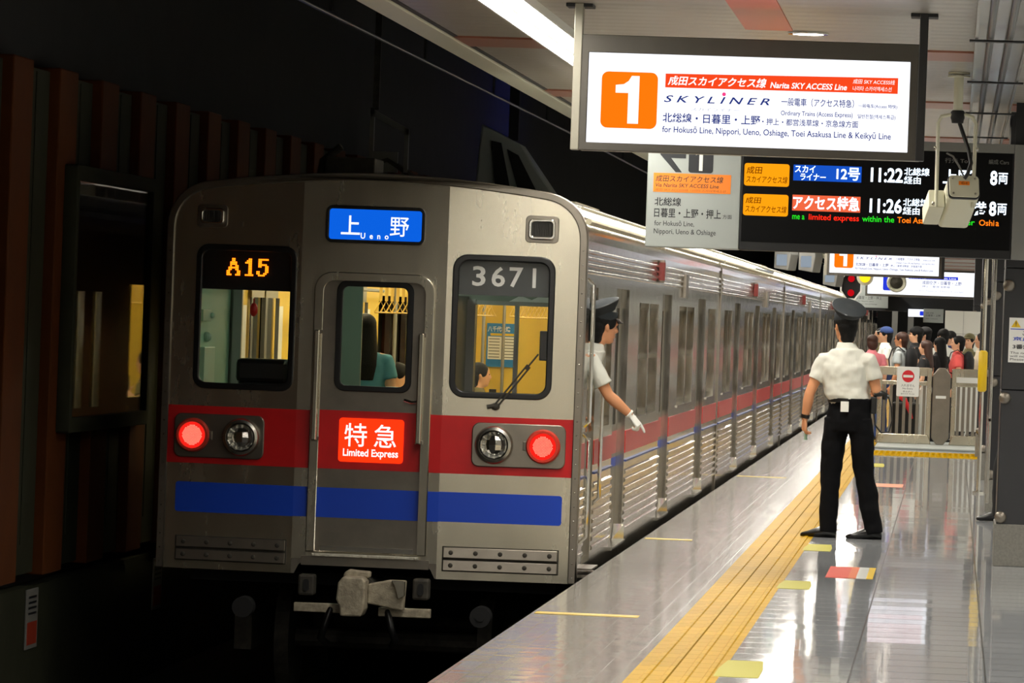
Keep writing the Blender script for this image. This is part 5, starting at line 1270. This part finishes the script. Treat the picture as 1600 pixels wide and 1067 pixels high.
# the conductor leaning from the cab window, pointing down the platform
cond, P, HT, k = person((-2.73, 31.40, .10), math.radians(-90), 1.72, 'person in peaked cap and white glove leaning out of the cab window and pointing', 'shirtw', 'trouser', 'hair', 'skin', 'short', .0065,
    pose=dict(waist=(0, .06, 1.02), chest=(.0, .16, 1.20), shl=(.0, .245, 1.335), nb=(.0, .275, 1.40), hd=(.0, .325, 0), shR=(.175, .27, 1.335), elR=(.165, .405, 1.095), wrR=(.13, .56, .965), hdR=(-.05, .62, -.75), pnR=(-.3, -.6, -.5),
              shL=(-.185, .20, 1.34), elL=(-.22, .05, 1.12), wrL=(-.16, .18, .95)),
    sleeve=.72, head_yaw=.62, head_pitch=-.12, fine=True, curlR=(.12, 1.25, 1.35, 1.4))
service_cap(cond, HT, k)
b = MB(); hand(b, P['wrR'], P['hdR'], P['pnR'], 1, (.12, 1.25, 1.35, 1.4), 1.06, .0098, .0205); b.cyl(lerp(P['wrR'], P['elR'], .02), lerp(P['wrR'], P['elR'], .10), .033, 16, .034)
organic('white_glove', b, .004, 2, 'glove', cond)
# the crowd behind the barrier
C90 = math.radians(90)
def crowd(x, y, h, label, yaw=C90, **kw): return person((x, y, 0), yaw, h, label, voxel=.013, **kw)[0]
crowd(-1.22, 70.2, 1.60, 'person with dark bobbed hair and pink top, nearest the uniformed man, back to us', math.radians(20), top='pink', hair='hairb', hstyle='bob', bottom='blue_jean')
crowd(-1.06, 73.0, 1.72, 'person in white T-shirt with blue and white cap, facing the train', top='white_cloth', cap=('blue_jean', 'white_cloth'), bottom='navy')
crowd(-1.17, 75.4, 1.71, 'person with short black hair mostly behind the blue and white cap', top='olive')
crowd(-.77, 69.6, 1.66, 'person with glasses and grey polo shirt wearing a backpack, facing the train', math.radians(70), top='polo_grey', glasses=True, hair='hairb', skin='skin')
crowd(-.585, 73.6, 1.74, 'person in black shirt and black cap, behind the one with glasses', top='black_cloth', cap=('black_cloth', 'black_cloth'))
crowd(-.465, 76.2, 1.74, 'person in black cap farthest back, right of the other black cap', top='navy', cap=('black_cloth', 'black_cloth'))
crowd(-.40, 69.2, 1.55, 'person with long brown hair and bare arms behind the barrier, facing the train', math.radians(75), top='black_cloth', hair='hairb', hstyle='long', bottom='white_cloth')
crowd(-.20, 71.0, 1.60, 'person with long black hair and black top, right of the brown haired one', math.radians(50), top='black_cloth', hstyle='long')
crowd(-.155, 74.5, 1.73, 'person in white shirt with dark hair and a bag strap, behind the long black hair', math.radians(40), top='white_cloth')
crowd(-.05, 76.6, 1.70, 'person with short dark hair far back between white shirt and coral shirt', math.radians(120), top='navy')
crowd(.085, 70.3, 1.63, 'person in coral red shirt with black backpack behind the barrier', top='coral', skin='skin2')
crowd(.27, 74.9, 1.66, 'person with grey cap far back beside the white wall', math.radians(150), top='olive', cap=('olive', 'olive'))
crowd(.45, 71.2, 1.69, 'person in cream shirt at the right end of the barrier, half hidden by the pillar', top='cream')
crowd(.62, 42.0, 1.68, 'person hidden behind the dark pillar with only one black shoe showing', math.radians(80), top='black_cloth', pose=dict(toeL=(-.2, 1, 0), anL=(-.08, .13, .085), knL=(-.09, .12, .49)))
def backpack(x, y, z, yaw, mat, label):
    e = empty('backpack', (x, y, z), label, 'backpack', rz=yaw)
    b = MB(); b.tube([(0, -.16, -.20), (0, -.17, -.16), (0, -.175, .10), (0, -.155, .2), (0, -.14, .22)], [(.12, .06), (.15, .085), (.15, .085), (.12, .06), (.05, .02)], 18, up=(1, 0, 0)); b.build('bag_body', mat, e, 60)
    for s in (-1, 1):
        b = MB(); b.tube([(s * .10, -.10, .17), (s * .11, 0, .245), (s * .115, .10, .20), (s * .12, .145, .05), (s * .13, .12, -.10), (s * .12, -.08, -.17)], [(.025, .008)] * 6, 8, up=(1, 0, 0)); b.build('strap', mat, e, 60)
backpack(-.77, 69.6, 1.20, math.radians(70), 'black_cloth', 'black backpack worn over the grey polo shirt')
backpack(.085, 70.3, 1.18, C90, 'black_cloth', 'black backpack worn over the coral red shirt')
sc_ = empty('suitcase', (-.66, 68.7, 0), 'black suitcase with a red ribbon standing behind the barrier', 'suitcase')
b = MB(); b.box(-.2, .2, -.13, .13, .05, .62); b.build('shell', 'black', sc_, bevel=.03)
b = MB(); b.tube([(-.12, 0, .6), (-.12, 0, .74), (.12, 0, .74), (.12, 0, .6)], .012, 8); b.build('handle', 'grey', sc_, 50)
b = MB(); b.tube([(-.12, -.14, .72), (-.02, -.16, .66), (.06, -.16, .5), (.10, -.15, .38)], [(.035, .01), (.04, .012), (.03, .01), (.02, .006)], 8, up=(1, 0, 0)); b.build('red_ribbon', 'red', sc_, 50)
b = MB()
for x in (-.16, .16): b.cyl((x - .02, -.1, .03), (x + .02, -.1, .03), .03, 10)
b.build('wheel', 'black', sc_)
# passengers

def rider(x, y, h, label, yaw, **kw): return person((XC + x, TY + y, .06), yaw, h, label, voxel=.011, **kw)[0]
rider(-.47, 3.3, 1.62, 'person with long dark hair and teal top standing inside the train door window', math.radians(12), top='teal', hstyle='long', bottom='navy', pose=dict(elL=(-.30, .10, 1.52), wrL=(-.12, .18, 1.70), hdL=(.2, .1, 1)), features=False)
rider(-.98, 9.4, 1.60, 'person with short black hair in pale shirt seated inside the train, behind the door window', math.radians(-90), seated=True, top='beige', head_pitch=-.3)
rider(-.66, 11.6, 1.60, 'person looking down at a phone inside the train, seen low in the right cab window', math.radians(-70), seated=True, top='olive', lean=.2, pose=dict(elR=(.24, .12, .70), wrR=(.06, .36, .80), hdR=(-.1, .3, 1), elL=(-.24, .12, .66), wrL=(-.06, .36, .72)))
ph = empty('phone', (XC - .32, TY + 11.45, .96), 'phone in the hands of the seated passenger', 'phone', rz=.4)
b = MB(); b.box(-.035, .035, -.004, .004, -.07, .07); b.build('case', 'black', ph, bevel=.003)
